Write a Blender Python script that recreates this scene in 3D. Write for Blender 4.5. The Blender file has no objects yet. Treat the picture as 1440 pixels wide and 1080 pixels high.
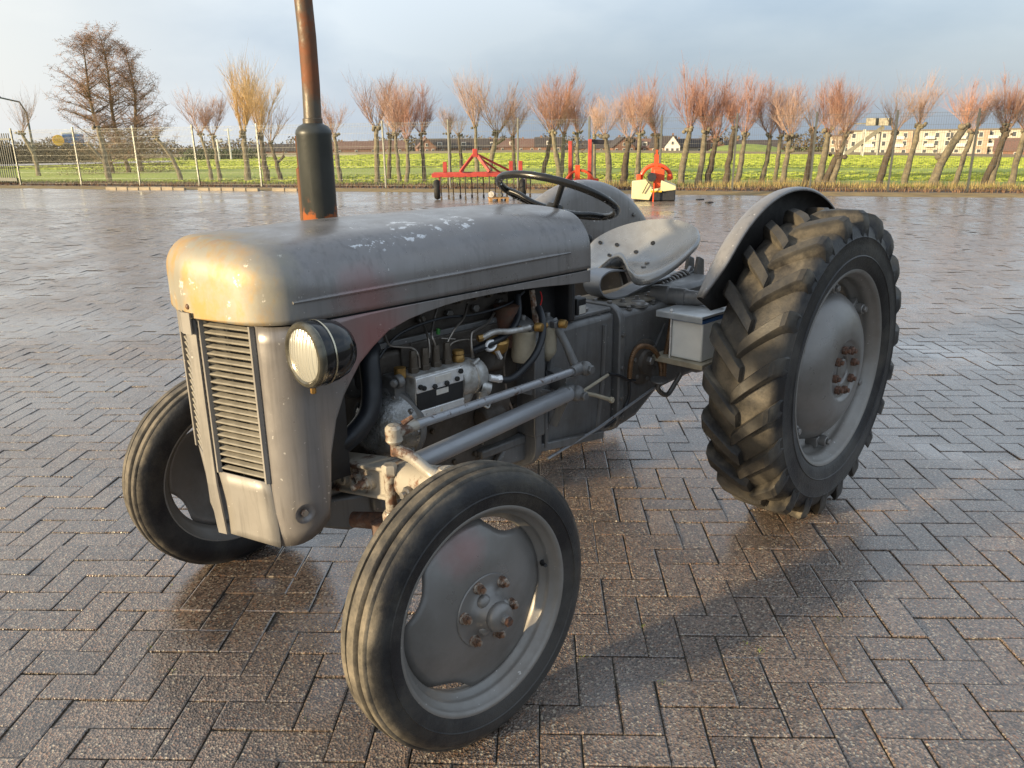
import bpy, math, random
from mathutils import Vector, Matrix
R=math.radians
S=bpy.context.scene; COL=S.collection
rnd=random.Random(7)
# ---------------------------------------------------------------- camera, world, sun
CAM=Vector((2.9621,1.9192,1.4587)); YAW=R(224.525); PIT=R(17.204); ROL=R(-0.707); FPX=1113.13
fw=Vector((math.cos(YAW)*math.cos(PIT),math.sin(YAW)*math.cos(PIT),-math.sin(PIT)))
_r=fw.cross(Vector((0,0,1))).normalized(); _u=_r.cross(fw)
rt=_r*math.cos(ROL)+_u*math.sin(ROL); up=_u*math.cos(ROL)-_r*math.sin(ROL)
cd=bpy.data.cameras.new('camera'); co=bpy.data.objects.new('camera',cd); COL.objects.link(co)
co.matrix_world=Matrix(((rt.x,up.x,-fw.x,CAM.x),(rt.y,up.y,-fw.y,CAM.y),(rt.z,up.z,-fw.z,CAM.z),(0,0,0,1)))
cd.sensor_fit='HORIZONTAL'; cd.sensor_width=36; cd.lens=36*FPX/1440; cd.clip_start=.02; cd.clip_end=6000
S.camera=co
SUN_AZ=R(-15); SUN_EL=R(9.5)
sd=Vector((math.cos(SUN_AZ)*math.cos(SUN_EL),math.sin(SUN_AZ)*math.cos(SUN_EL),math.sin(SUN_EL)))
w=bpy.data.worlds.new("World"); S.world=w; w.use_nodes=True
nt=w.node_tree; nt.nodes.clear()
def wn(t,**k):
    n=nt.nodes.new(t)
    for a,b in k.items(): setattr(n,a,b)
    return n
sky=wn('ShaderNodeTexSky',sky_type='NISHITA',sun_disc=False); sky.sun_elevation=SUN_EL
sky.sun_rotation=math.pi/2-SUN_AZ; sky.air_density=1.2; sky.dust_density=2.0
tc=wn('ShaderNodeTexCoord'); mp=wn('ShaderNodeMapping'); mp.inputs['Scale'].default_value=(1.2,1.2,3.2)
nz=wn('ShaderNodeTexNoise'); nz.inputs['Scale'].default_value=1.9; nz.inputs['Detail'].default_value=7; nz.inputs['Roughness'].default_value=.5
cr=wn('ShaderNodeValToRGB'); cr.color_ramp.elements[0].position=.40; cr.color_ramp.elements[1].position=.62
cr.color_ramp.elements[0].color=(.36,.45,.575,1); cr.color_ramp.elements[1].color=(.60,.665,.74,1)
# slate cloud bank low in the north-west (to the right of the view), pale warm sky to the left
def dotd(v):
    n=wn('ShaderNodeVectorMath',operation='DOT_PRODUCT'); n.inputs[1].default_value=v
    nt.links.new(tc.outputs['Generated'],n.inputs[0]); return n
def mr(sock,a,b,c=0,d=1):
    n=wn('ShaderNodeMapRange',interpolation_type='SMOOTHSTEP'); nt.links.new(sock,n.inputs[0])
    for i,x in zip((1,2,3,4),(a,b,c,d)): n.inputs[i].default_value=x
    return n
def mixc(f,a,b,blend='MIX'):
    n=wn('ShaderNodeMix',data_type='RGBA',blend_type=blend)
    for s,i in ((f,0),(a,6),(b,7)):
        if isinstance(s,(int,float)): n.inputs[i].default_value=s
        elif isinstance(s,tuple): n.inputs[i].default_value=s
        else: nt.links.new(s,n.inputs[i])
    return n.outputs[2]
def mul(a,b):
    n=wn('ShaderNodeMath',operation='MULTIPLY')
    for s,i in ((a,0),(b,1)):
        if isinstance(s,(int,float)): n.inputs[i].default_value=s
        else: nt.links.new(s,n.inputs[i])
    return n.outputs[0]
nt.links.new(tc.outputs['Generated'],mp.inputs[0]); nt.links.new(mp.outputs[0],nz.inputs[0]); nt.links.new(nz.outputs[0],cr.inputs[0])
left=dotd((rt.x*-1,rt.y*-1,0)); hz=dotd((0,0,1))
lf=mr(left.outputs['Value'],.12,.62); low=mr(hz.outputs['Value'],-.02,.26,1,0)
notleft=mr(left.outputs['Value'],-.1,.42,1,0)
bank=mul(low.outputs[0],notleft.outputs[0])
c1=mixc(mul(bank,.85),cr.outputs[0],(.205,.262,.335,1))
c2=mixc(mul(lf.outputs[0],.75),c1,(.74,.72,.67,1))
skyb=mixc(1.0,sky.outputs[0],(.095,.095,.095,1),'MULTIPLY')
fin=mixc(.80,skyb,c2)
bg=wn('ShaderNodeBackground'); bg.inputs[1].default_value=1.0; out=wn('ShaderNodeOutputWorld')
nt.links.new(fin,bg.inputs[0]); nt.links.new(bg.outputs[0],out.inputs[0])
sl=bpy.data.lights.new('sun','SUN'); sl.energy=5.0; sl.angle=R(3); sl.color=(1,.79,.49)
so=bpy.data.objects.new('sun',sl); COL.objects.link(so); so.rotation_euler=sd.to_track_quat('Z','Y').to_euler(); so.location=(30,-10,20)
S.view_settings.view_transform='Standard'; S.view_settings.look='None'; S.view_settings.exposure=.72; S.view_settings.gamma=1; S.view_settings.use_curve_mapping=False

# ---------------------------------------------------------------- survey helpers: real distances from sight lines
def ray(px,py): return fw+rt*((px-720)/FPX)-up*((py-540)/FPX)
def on(px,py,ax,v):
    d=ray(px,py); t=(v-CAM[ax])/d[ax]; return CAM+d*t
def U(px,py,y): return on(px,py,1,y)
def G(px,py): return on(px,py,2,0)
def B(px,D,z=0):
    d=ray(px,195); d.z=0; d.normalize(); return Vector((CAM.x+d.x*D,CAM.y+d.y*D,z))
def zat(py,D,px=720):
    d=ray(px,py); return CAM.z+d.z/math.hypot(d.x,d.y)*D
def terr(D,px=720):
    lat=(px-720)/FPX*D*.97
    return -.0115*max(0,D-34)-.014*max(0,min(lat,260))*min(1,max(0,(D-50)/60))
def hxy(p):
    d=Vector((p.x-CAM.x,p.y-CAM.y,0)); D=d.length; dep=d.dot(Vector((fw.x,fw.y,0)).normalized()); lat=d.dot(Vector((rt.x,rt.y,0)).normalized())
    return terr(D,720+FPX*lat/max(dep,D*.3)/.97)

# ---------------------------------------------------------------- mesh builder
def frame(ax):
    ax=Vector(ax).normalized(); t=Vector((0,0,1)) if abs(ax.z)<.9 else Vector((1,0,0))
    a=ax.cross(t).normalized(); return a,ax.cross(a).normalized(),ax
class MB:
    def __init__(s): s.v=[]; s.f=[]; s.m=[]; s.cm=0
    def face(s,*i): s.f.append(i); s.m.append(s.cm)
    def grid(s,P,cu=False,cv=False):
        b=len(s.v); n=len(P); k=len(P[0])
        for r_ in P: s.v.extend(tuple(p) for p in r_)
        for i in range(n if cu else n-1):
            for j in range(k if cv else k-1):
                a=b+i*k+j; c=b+((i+1)%n)*k+j; j2=(j+1)%k
                s.face(a,b+i*k+j2,b+((i+1)%n)*k+j2,c)
    def box(s,c,d,rot=None):
        c=Vector(c); b=len(s.v)
        for z in (-1,1):
            for y in (-1,1):
                for x in (-1,1):
                    p=Vector((x*d[0]/2,y*d[1]/2,z*d[2]/2))
                    if rot is not None: p=rot@p
                    s.v.append(tuple(p+c))
        for q in ((0,2,3,1),(4,5,7,6),(0,1,5,4),(2,6,7,3),(0,4,6,2),(1,3,7,5)): s.face(*[b+i for i in q])
    def bar(s,p,q,w_,h,upv=(0,0,1)):
        p=Vector(p);q=Vector(q);d=q-p;L=d.length;d.normalize();u=Vector(upv)
        a=d.cross(u)
        if a.length<1e-4: a=d.cross(Vector((1,0,0)))
        a.normalize();u=a.cross(d)
        s.box((p+q)/2,(L,w_,h),Matrix(((d.x,a.x,u.x),(d.y,a.y,u.y),(d.z,a.z,u.z))))
    def prism(s,poly,o,ex,ey,n):
        o=Vector(o);ex=Vector(ex);ey=Vector(ey);n=Vector(n);b=len(s.v);k=len(poly)
        for t in (0,1):
            for x,y in poly: s.v.append(tuple(o+ex*x+ey*y+n*t))
        s.face(*[b+i for i in range(k)][::-1]); s.face(*[b+k+i for i in range(k)])
        for i in range(k):
            j=(i+1)%k; s.face(b+i,b+j,b+k+j,b+k+i)
    def tube(s,P,r,n=10,caps=True,closed=False):
        P=[Vector(p) for p in P]; k=len(P); rs=r if isinstance(r,(list,tuple)) else [r]*k
        b=len(s.v); pa=None
        for i,p in enumerate(P):
            if closed: t=(P[(i+1)%k]-P[i-1])
            else: t=(P[min(i+1,k-1)]-P[max(i-1,0)])
            t.normalize()
            if pa is None: a,c,_=frame(t)
            else:
                a=pa-t*pa.dot(t)
                if a.length<1e-6: a,_,_=frame(t)
                a.normalize()
                c=t.cross(a)
            pa=a
            for j in range(n):
                an=2*math.pi*j/n; s.v.append(tuple(p+(a*math.cos(an)+c*math.sin(an))*rs[i]))
        for i in range(k if closed else k-1):
            for j in range(n):
                i2=(i+1)%k; j2=(j+1)%n
                s.face(b+i*n+j,b+i*n+j2,b+i2*n+j2,b+i2*n+j)
        if caps and not closed:
            s.face(*[b+j for j in range(n)][::-1]); s.face(*[b+(k-1)*n+j for j in range(n)])
    def lathe(s,prof,c=(0,0,0),ax=(0,1,0),n=32,a0=0,a1=None,closed=False):
        a,b_,x=frame(ax); c=Vector(c); full=a1 is None; a1=2*math.pi if full else a1
        P=[]
        for i in range(n if full else n+1):
            an=a0+(a1-a0)*i/n; d=a*math.cos(an)+b_*math.sin(an)
            P.append([c+d*r_+x*h for r_,h in prof])
        s.grid(P,cu=full,cv=closed)
    def cyl(s,p,q,r,n=16,r2=None): s.tube([p,q],[r,r if r2 is None else r2],n)
    def hexb(s,c,ax,r,h,n=6):
        c=Vector(c);ax=Vector(ax).normalized(); s.tube([c,c+ax*h*.85,c+ax*h],[r,r,r*.82],n)
    def ball(s,c,r,n=12,sc=(1,1,1)):
        c=Vector(c);P=[]
        for i in range(n+1):
            th=math.pi*i/n
            P.append([c+Vector((r*sc[0]*math.sin(th)*math.cos(2*math.pi*j/n/1),r*sc[1]*math.sin(th)*math.sin(2*math.pi*j/n),r*sc[2]*math.cos(th))) for j in range(n)])
        s.grid(P,cv=True)
    def build(s,name,mat,parent=None,smooth=True,angle=38,bevel=None,solid=None,offset=0,loc=None,kind=None,label=None):
        me=bpy.data.meshes.new(name); me.from_pydata(s.v,[],s.f); 
        for m_ in (mat if isinstance(mat,(list,tuple)) else [mat]): me.materials.append(m_)
        if any(s.m): me.polygons.foreach_set('material_index',s.m)
        me.polygons.foreach_set('use_smooth',[bool(smooth)]*len(me.polygons))
        if smooth: me.set_sharp_from_angle(angle=R(angle))
        me.update()
        o=bpy.data.objects.new(name,me); COL.objects.link(o)
        if parent is not None: o.parent=parent
        if loc is not None: o.location=loc
        if solid: 
            k=o.modifiers.new('solid','SOLIDIFY'); k.thickness=solid; k.offset=offset
        if bevel:
            k=o.modifiers.new('bevel','BEVEL'); k.width=bevel; k.segments=2; k.limit_method='ANGLE'; k.angle_limit=R(40)
        if kind: o['kind']=kind
        if label: o['label']=label
        return o
def _islands(mb,pad):
    par=list(range(len(mb.v)))
    def fd(a):
        while par[a]!=a: par[a]=par[par[a]]; a=par[a]
        return a
    for f in mb.f:
        a=fd(f[0])
        for b in f[1:]: par[fd(b)]=a
    g={}
    for i in range(len(mb.v)): g.setdefault(fd(i),[]).append(i)
    g=[x for x in g.values() if len(x)>2]
    bb=[[min(mb.v[i][a] for i in x)-pad for a in range(3)]+[max(mb.v[i][a] for i in x)+pad for a in range(3)] for x in g]
    q=list(range(len(g)))
    def fq(a):
        while q[a]!=a: a=q[a]
        return a
    for i in range(len(g)):
        for j in range(i):
            if all(bb[i][a]<=bb[j][a+3] and bb[j][a]<=bb[i][a+3] for a in range(3)): q[fq(i)]=fq(j)
    out={}
    for i in range(len(g)): out.setdefault(fq(i),set()).update(g[i])
    return list(out.values())
def builds(mb,name,mat,parent=None,pad=.0008,**kw):
    os=[]
    for vs in _islands(mb,pad):
        k=MB(); idx={}
        for i in sorted(vs): idx[i]=len(k.v); k.v.append(mb.v[i])
        for f in mb.f:
            if f[0] in vs: k.face(*[idx[i] for i in f])
        os.append(k.build(name,mat,parent,**kw))
    return os
def empty(name,loc=(0,0,0),rz=0):
    o=bpy.data.objects.new(name,None); COL.objects.link(o); o.location=loc; o.rotation_euler=(0,0,rz); o.empty_display_size=.3; return o
def tag(o,label,cat,group=None,kind=None):
    o['label']=label; o['category']=cat
    if group:o['group']=group
    if kind:o['kind']=kind
    return o
def child(o,parent): o.parent=parent; return o

# ---------------------------------------------------------------- materials
class MT:
    def __init__(s,name):
        s.m=bpy.data.materials.new(name); s.m.use_nodes=True; s.t=s.m.node_tree; s.b=s.t.nodes['Principled BSDF']
        s.tc=s.t.nodes.new('ShaderNodeTexCoord')
    def n(s,t,ins=None,**k):
        n=s.t.nodes.new(t)
        for a,b in k.items(): setattr(n,a,b)
        for i,x in (ins or {}).items():
            if hasattr(x,'is_output'): s.t.links.new(x,n.inputs[i])
            else: n.inputs[i].default_value=x
        return n
    def link(s,a,i): s.t.links.new(a,s.b.inputs[i])
    def noise(s,scale,detail=4,rough=.55,co='Object',stretch=None,w_=0):
        v=s.tc.outputs[co]
        if stretch: v=s.n('ShaderNodeMapping',{0:v,'Scale':stretch,'Location':(w_,w_*.7,w_*.3)}).outputs[0]
        return s.n('ShaderNodeTexNoise',{'Vector':v,'Scale':scale,'Detail':detail,'Roughness':rough}).outputs[0]
    def ramp(s,f,a,b,c=0.,d=1.): return s.n('ShaderNodeMapRange',{0:f,1:a,2:b,3:c,4:d}).outputs[0]
    def mix(s,f,a,b,blend='MIX'): return s.n('ShaderNodeMix',{0:f,6:a,7:b},data_type='RGBA',blend_type=blend).outputs[2]
    def math(s,op,a,b): return s.n('ShaderNodeMath',{0:a,1:b},operation=op).outputs[0]
    def sep(s,co='Object'): return s.n('ShaderNodeSeparateXYZ',{0:s.tc.outputs[co]}).outputs
    def bump(s,h,st=.3,dist=.01):
        s.link(s.n('ShaderNodeBump',{'Height':h,'Strength':st,'Distance':dist}).outputs[0],'Normal')
def c4(c): return (c[0],c[1],c[2],1)
def simple(name,c,rough=.6,metal=0,var=.25,scale=8,bump=.0,bs=60,spec=.5,c2=None,co='Object'):
    M=MT(name); nz=M.noise(scale,5,.6,co=co); f=M.ramp(nz,.3,.7)
    d=c2 or tuple(x*(1-var) for x in c); e=c if c2 else tuple(min(1,x*(1+var)) for x in c)
    M.link(M.mix(f,c4(d),c4(e)),'Base Color'); M.b.inputs['Metallic'].default_value=metal
    M.link(M.ramp(M.noise(scale*2.3,3),.3,.7,rough*.8,min(1,rough*1.2)),'Roughness'); M.b.inputs['Specular IOR Level'].default_value=spec
    if bump: M.bump(M.noise(bs,4),bump,.004)
    return M.m
def paint(name,base,nose=False,streak=True,rough=.38,dirt=.35,chips=.0,flakes=False,metal=.35,dirtcol=(.13,.10,.075),red=None):
    M=MT(name); x,y,z=M.sep()
    col=M.mix(M.ramp(M.noise(2.3,6,.6),.3,.7),c4([b*.86 for b in base]),c4([b*1.12 for b in base]))
    d=M.ramp(M.noise(5,8,.65),.46,.72,0,dirt); col=M.mix(d,col,c4(dirtcol))
    if streak:
        st=M.ramp(M.noise(9,6,.6,stretch=(6,6,.35)),.5,.72,0,.55)
        if flakes: st=M.math('MULTIPLY',st,M.ramp(M.noise(2,2),.4,.6))
        col=M.mix(st,col,c4([b*.5 for b in base]))
    ch=M.noise(85,2,.5); chm=M.math('MULTIPLY',M.ramp(ch,.735-chips*.03,.75-chips*.03),.8 if chips or flakes else 0.)
    col=M.mix(chm,col,(.55,.53,.5,1))
    rgh=M.ramp(M.noise(12,5,.6),.3,.7,rough*.75,rough*1.35)
    if flakes:  # peeled varnish flakes along the crown of the hood
        m1=M.math('MULTIPLY',M.ramp(x,1.30,1.42),M.ramp(x,1.88,1.74)); m1=M.math('MULTIPLY',m1,M.math('MULTIPLY',M.ramp(y,.10,.15),M.ramp(y,.262,.235)))
        fl=M.math('MULTIPLY',M.ramp(M.noise(34,5,.65,stretch=(1,1.6,1)),.555,.565),M.ramp(M.math('MULTIPLY',m1,M.ramp(M.noise(7,4,.6,w_=2),.42,.58)),.3,.5,0,.7)); col=M.mix(fl,col,(.78,.80,.82,1))
    if nose:
        nx=M.math('ADD',x,M.ramp(M.noise(7,5,.65),.2,.8,-.09,.09))
        m2=M.math('MULTIPLY',M.ramp(nx,1.98,2.12),M.ramp(M.noise(7,8,.68,stretch=(1,1,.7),w_=4),.47,.60)); col=M.mix(M.math('MULTIPLY',m2,.85),M.mix(M.ramp(nx,1.98,2.1),col,(.31,.29,.235,1)),(.40,.245,.075,1))
        rgh=M.math('ADD',rgh,M.ramp(nx,1.95,2.1,0,.28))
        top=M.math('MULTIPLY',M.ramp(nx,2.00,2.07),M.ramp(M.noise(17,8,.7,w_=3),.615,.64)); col=M.mix(M.math('MULTIPLY',top,.85),col,(.74,.70,.62,1))
        ed=M.math('MULTIPLY',M.ramp(z,1.19,1.235),M.ramp(nx,2.02,2.1)); ed=M.math('MULTIPLY',ed,M.ramp(M.noise(22,6,.7),.48,.56)); col=M.mix(M.math('MULTIPLY',ed,.45),col,(.36,.19,.09,1))
    M.link(col,'Base Color'); M.link(rgh,'Roughness'); M.b.inputs['Metallic'].default_value=metal
    if red is not None:  # soft red patch blended into the grey around a set point
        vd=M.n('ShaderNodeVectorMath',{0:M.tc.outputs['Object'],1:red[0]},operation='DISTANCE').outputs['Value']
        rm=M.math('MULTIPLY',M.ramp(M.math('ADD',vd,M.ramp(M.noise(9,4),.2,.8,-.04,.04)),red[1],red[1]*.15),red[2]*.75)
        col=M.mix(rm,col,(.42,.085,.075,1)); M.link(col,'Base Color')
    b1=M.n('ShaderNodeBump',{'Height':M.noise(5,2,.4),'Strength':.25,'Distance':.010}); b2=M.n('ShaderNodeBump',{'Height':M.noise(90,3,.5),'Strength':.10,'Distance':.002,'Normal':b1.outputs[0]})
    M.link(b2.outputs[0],'Normal')
    return M.m
def rusty(name,base,rust=(.30,.095,.03),amt=.5,scale=9,rough=.7,metal=.1,dark=(.05,.04,.035)):
    M=MT(name); f=M.ramp(M.noise(scale,8,.68),.62-amt*.35,.68-amt*.3)
    rc=M.mix(M.ramp(M.noise(scale*3,6,.65),.3,.7),c4(rust),c4(dark))
    M.link(M.mix(f,c4(base),rc),'Base Color'); M.link(M.ramp(f,0,1,rough*.7,rough*1.2),'Roughness'); M.b.inputs['Metallic'].default_value=metal
    M.bump(M.noise(70,6,.6),.35,.003); return M.m
GREY=(.225,.215,.212)
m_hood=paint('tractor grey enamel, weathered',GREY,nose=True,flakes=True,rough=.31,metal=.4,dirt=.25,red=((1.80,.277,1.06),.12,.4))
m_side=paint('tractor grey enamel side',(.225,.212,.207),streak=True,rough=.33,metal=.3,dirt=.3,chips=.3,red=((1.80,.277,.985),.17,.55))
m_front=paint('tractor grey enamel front',(.26,.245,.225),streak=True,rough=.45,metal=.15,dirt=.25,chips=.1)
m_slat=simple('grille slat paint',(.34,.31,.25),.5,.1,.2,30)
m_fender=paint('fender grey',(.25,.24,.235),rough=.33,metal=.3,dirt=.3,chips=.5)
m_under=simple('dirt caked underside',(.030,.028,.026),.8,0,.4,9,.4,40)
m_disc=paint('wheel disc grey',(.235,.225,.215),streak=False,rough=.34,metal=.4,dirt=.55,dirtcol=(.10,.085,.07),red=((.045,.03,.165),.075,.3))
m_rim=paint('rim grey',(.25,.24,.225),streak=False,rough=.42,metal=.35,dirt=.45,chips=.4)
m_cast=paint('casting grey, oily',(.165,.165,.165),streak=True,rough=.42,metal=.3,dirt=.6,chips=.3,dirtcol=(.07,.055,.04))
m_block=simple('engine block, greasy',(.115,.098,.082),.58,.15,.5,14,.5,40,c2=(.050,.040,.032))
m_black=simple('oily black',(.015,.015,.016),.5,0,.4,10,.2)
m_alu=simple('cast aluminium',(.56,.56,.55),.42,.5,.35,26,.35,90,c2=(.22,.2,.17))
m_timing=simple('oily timing cover alloy',(.36,.37,.38),.30,.7,.45,30,.6,120,c2=(.12,.115,.10))
m_bright=simple('bright aluminium',(.75,.75,.75),.34,.5,.2,20)
m_cream=simple('dirty cream paint',(.36,.32,.24),.5,.05,.3,12)
m_tan=simple('dusty casting',(.24,.205,.155),.7,.05,.3,14,.3,50,c2=(.13,.12,.105))
m_axle=rusty('chipped axle paint',(.36,.33,.28),(.16,.07,.035),.32,14,.55,.1)
m_rod=rusty('chipped rod paint',(.30,.31,.33),(.13,.08,.06),.16,26,.42,.35)
m_rodc=paint('clean rod grey',(.30,.31,.33),streak=False,rough=.36,metal=.4,dirt=.15)
m_nut=rusty('rusty nut',(.34,.29,.24),(.30,.15,.08),.55,30,.7,.3)
m_rnut=rusty('very rusty nut',(.15,.10,.08),(.19,.09,.055),.7,25,.8,.1)
m_rustpipe=rusty('rusty exhaust pipe',(.085,.07,.05),(.19,.06,.02),.52,5,.6,.15,(.09,.06,.035))
m_steel=simple('dull steel',(.22,.21,.2),.4,.7,.3,18)
m_brass=simple('old brass',(.40,.24,.08),.45,.8,.35,20)
m_hose=simple('black rubber hose',(.012,.014,.018),.42,0,.3,12)
m_line=simple('fuel line steel',(.28,.25,.22),.35,.8,.3,20)
m_seat=paint('seat aluminium paint',(.33,.33,.325),streak=False,rough=.27,metal=.6,dirt=.5,chips=.6)
m_white=simple('white battery case',(.80,.80,.76),.45,0,.08,9)
m_zinc=simple('weathered zinc sheet',(.55,.58,.60),.38,.5,.18,14)
m_conduit=simple('brown ribbed conduit',(.16,.09,.045),.45,.4,.35,30)
m_gloss=simple('black gloss paint',(.010,.010,.011),.10,0,.2,8)
m_chrome=simple('worn chrome',(.6,.55,.42),.22,.9,.2,20)
m_bez=simple('tarnished bezel',(.16,.15,.12),.25,.7,.4,25)
m_bake=simple('black wheel rim resin',(.012,.012,.012),.28,0,.3,15)
m_coil=rusty('rusty filter can',(.09,.05,.03),(.16,.065,.035),.6,15,.7)
m_red=simple('red wire',(.5,.02,.02),.4)
m_green=simple('green cap',(.05,.25,.05),.5)
m_label=simple('metal data plate',(.75,.73,.68),.35,.5,.1,40)
def muffler_mat():
    M=MT('muffler black enamel with rust'); x,y,z=M.sep()
    col=M.mix(M.ramp(M.noise(6,5,.6),.3,.7),(.028,.031,.029,1),(.055,.059,.054,1))
    rr=M.math('MULTIPLY',M.ramp(M.noise(13,7,.65),.47,.52),M.ramp(z,1.30,1.25))
    rr=M.math('MULTIPLY',rr,M.ramp(z,1.16,1.2))
    col=M.mix(rr,col,(.34,.10,.028,1)); M.link(col,'Base Color'); M.b.inputs['Roughness'].default_value=.42; M.b.inputs['Metallic'].default_value=.1
    M.bump(M.noise(50,5),.15,.003); return M.m
m_muff=muffler_mat()
def tyre_mat(name,R0,R1,amt=.8):
    M=MT(name); x,y,z=M.sep()
    r2=M.math('ADD',M.math('MULTIPLY',x,x),M.math('MULTIPLY',z,z)); rr=M.math('POWER',r2,.5)
    rr=M.math('ADD',rr,M.ramp(M.noise(7,6,.65),.25,.75,-.014,.014))
    f=M.math('MULTIPLY',M.ramp(rr,R0,R1),M.ramp(M.noise(5,7,.68),.40,.62,(.12 if R0>.5 else .16),amt))
    base=M.mix(M.ramp(M.noise(4,6,.65),.45,.62),(.013,.013,.015,1),(.05,.048,.045,1))
    base=M.mix(M.ramp(M.noise(3,7,.7,stretch=(1,3,1),w_=5),.52,.7,0,.5),base,(.10,.085,.06,1))
    dust=M.mix(M.ramp(M.noise(16,7,.7),.35,.65),(.070,.063,.050,1),(.235,.20,.15,1))
    if R0>.5:
        dk=M.math('MULTIPLY',M.ramp(rr,.580,.590),M.ramp(M.noise(9,5,.6),.3,.6,.55,.95)); dust=M.mix(dk,dust,(.042,.040,.037,1))
        dust=M.mix(M.ramp(M.noise(4,6,.6,w_=9),.45,.6,0,.75),dust,(.065,.055,.042,1))
    M.link(M.mix(f,base,dust),'Base Color'); M.link(M.ramp(f,0,1,.42,.8),'Roughness'); M.b.inputs['Specular IOR Level'].default_value=.4
    M.bump(M.noise(70,6,.7),.5,.004); return M.m
m_tyreF=tyre_mat('front tyre rubber',.335,.350,.95)
m_tyreR=tyre_mat('rear tyre rubber',.53,.565,.9)
def lens_mat():
    M=MT('headlight glass'); x,y,z=M.sep()
    wv=M.n('ShaderNodeTexWave',{'Vector':M.tc.outputs['Object'],'Scale':26.,'Distortion':.3},bands_direction='Y').outputs[1]
    M.b.inputs['Base Color'].default_value=(.62,.61,.54,1); M.b.inputs['Roughness'].default_value=.15; M.b.inputs['Metallic'].default_value=.5
    M.b.inputs['Coat Weight'].default_value=1
    M.bump(wv,.5,.004); return M.m
m_lens=lens_mat()
def paver_mat(name,far=False):
    M=MT(name); 
    geo=M.n('ShaderNodeNewGeometry').outputs; pos=geo['Position']
    at=M.n('ShaderNodeAttribute',attribute_name='tone').outputs['Fac']
    def nz(sc,d=4,r_=.6,st=None):
        v=pos if st is None else M.n('ShaderNodeMapping',{0:pos,'Scale':st}).outputs[0]
        return M.n('ShaderNodeTexNoise',{'Vector':v,'Scale':sc,'Detail':d,'Roughness':r_}).outputs[0]
    vo=M.n('ShaderNodeTexVoronoi',{'Vector':pos,'Scale':165.}); vc=M.n('ShaderNodeSeparateColor',{0:vo.outputs['Color']}).outputs
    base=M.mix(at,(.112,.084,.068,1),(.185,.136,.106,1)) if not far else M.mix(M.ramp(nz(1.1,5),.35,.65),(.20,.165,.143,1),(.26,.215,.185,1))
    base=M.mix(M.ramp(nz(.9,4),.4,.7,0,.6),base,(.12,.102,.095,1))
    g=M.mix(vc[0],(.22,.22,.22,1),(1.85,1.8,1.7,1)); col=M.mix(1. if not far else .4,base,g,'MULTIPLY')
    sp=M.ramp(vc[1],.90,.93); col=M.mix(M.math('MULTIPLY',sp,.8),col,(.50,.43,.33,1))
    sp2=M.ramp(vc[2],.90,.93); col=M.mix(M.math('MULTIPLY',sp2,.6),col,(.30,.15,.08,1))
    wet=M.ramp(nz(.8,6,.62,(1,1,1)),.40,.62); film=M.ramp(nz(.9,4,.5,(.9,.45,1)),.60,.66)
    M.link(M.mix(M.math('MULTIPLY',wet,.35),col,(.075,.060,.053,1)),'Base Color')
    rg=M.ramp(wet,0,1,.38,.20); rg=M.n('ShaderNodeMix',{0:M.math('MULTIPLY',film,.8),2:rg,3:.12}).outputs[0]
    M.link(rg,'Roughness'); M.b.inputs['Specular IOR Level'].default_value=.9
    M.link(M.ramp(wet,0,1,.65,1.),'Coat Weight'); M.link(M.ramp(wet,0,1,.30,.16),'Coat Roughness'); M.b.inputs['Coat IOR'].default_value=1.55
    h=M.math('ADD',M.math('MULTIPLY',vo.outputs['Distance'],1.2),M.math('MULTIPLY',vc[0],.6))
    st=M.ramp(film,0,1,.75,.12)
    bp=M.n('ShaderNodeBump',{'Height':h,'Strength':st,'Distance':.0042})
    b2=M.n('ShaderNodeBump',{'Height':nz(14,4),'Strength':.18,'Distance':.01,'Normal':bp.outputs[0]})
    M.link(b2.outputs[0],'Normal'); return M.m
m_brick=paver_mat('concrete paver, exposed aggregate, damp')
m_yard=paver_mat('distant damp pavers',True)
m_joint=simple('joint sand and moss',(.075,.066,.045),.9,0,.5,30,.5,90,c2=(.030,.027,.021))
def field_mat():
    M=MT('winter grass field'); pos=M.n('ShaderNodeNewGeometry').outputs['Position']
    mp=M.n('ShaderNodeMapping',{0:pos,'Rotation':(0,0,-YAW),'Scale':(.055,.004,1)}).outputs[0]
    a=M.n('ShaderNodeTexNoise',{'Vector':mp,'Scale':5.,'Detail':4,'Roughness':.6}).outputs[0]
    b=M.n('ShaderNodeTexNoise',{'Vector':pos,'Scale':.9,'Detail':8,'Roughness':.7}).outputs[0]
    col=M.mix(M.ramp(a,.35,.65),(.25,.32,.05,1),(.34,.42,.07,1)); col=M.mix(M.ramp(b,.35,.75,0,.6),col,(.44,.46,.10,1))
    M.link(col,'Base Color'); M.b.inputs['Roughness'].default_value=.9
    M.bump(M.n('ShaderNodeTexNoise',{'Vector':pos,'Scale':8.,'Detail':6}).outputs[0],1,.1); return M.m
m_field=field_mat()
m_reed=simple('dry reed strip',(.34,.23,.10),.95,0,.3,.4,c2=(.20,.15,.075))
m_verge=simple('sandy verge',(.36,.25,.10),.95,0,.3,2.2,.6,30,c2=(.17,.12,.06))
m_soil=simple('dark soil',(.07,.05,.035),.95,0,.4,3,.6,20)
m_weed=simple('dead brown weeds',(.17,.10,.06),.9,0,.4,3)
m_dryg=simple('dry yellow grass',(.42,.32,.13),.9,0,.3,2)
m_kerb=simple('kerb concrete',(.30,.25,.18),.85,0,.2,6,.4,60)
m_bark=simple('pale willow bark',(.27,.23,.15),.9,0,.3,9,.9,28,c2=(.11,.09,.06))
m_barkd=simple('dark willow bark',(.14,.105,.07),.9,0,.3,9,.9,28,c2=(.06,.045,.03))
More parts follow.
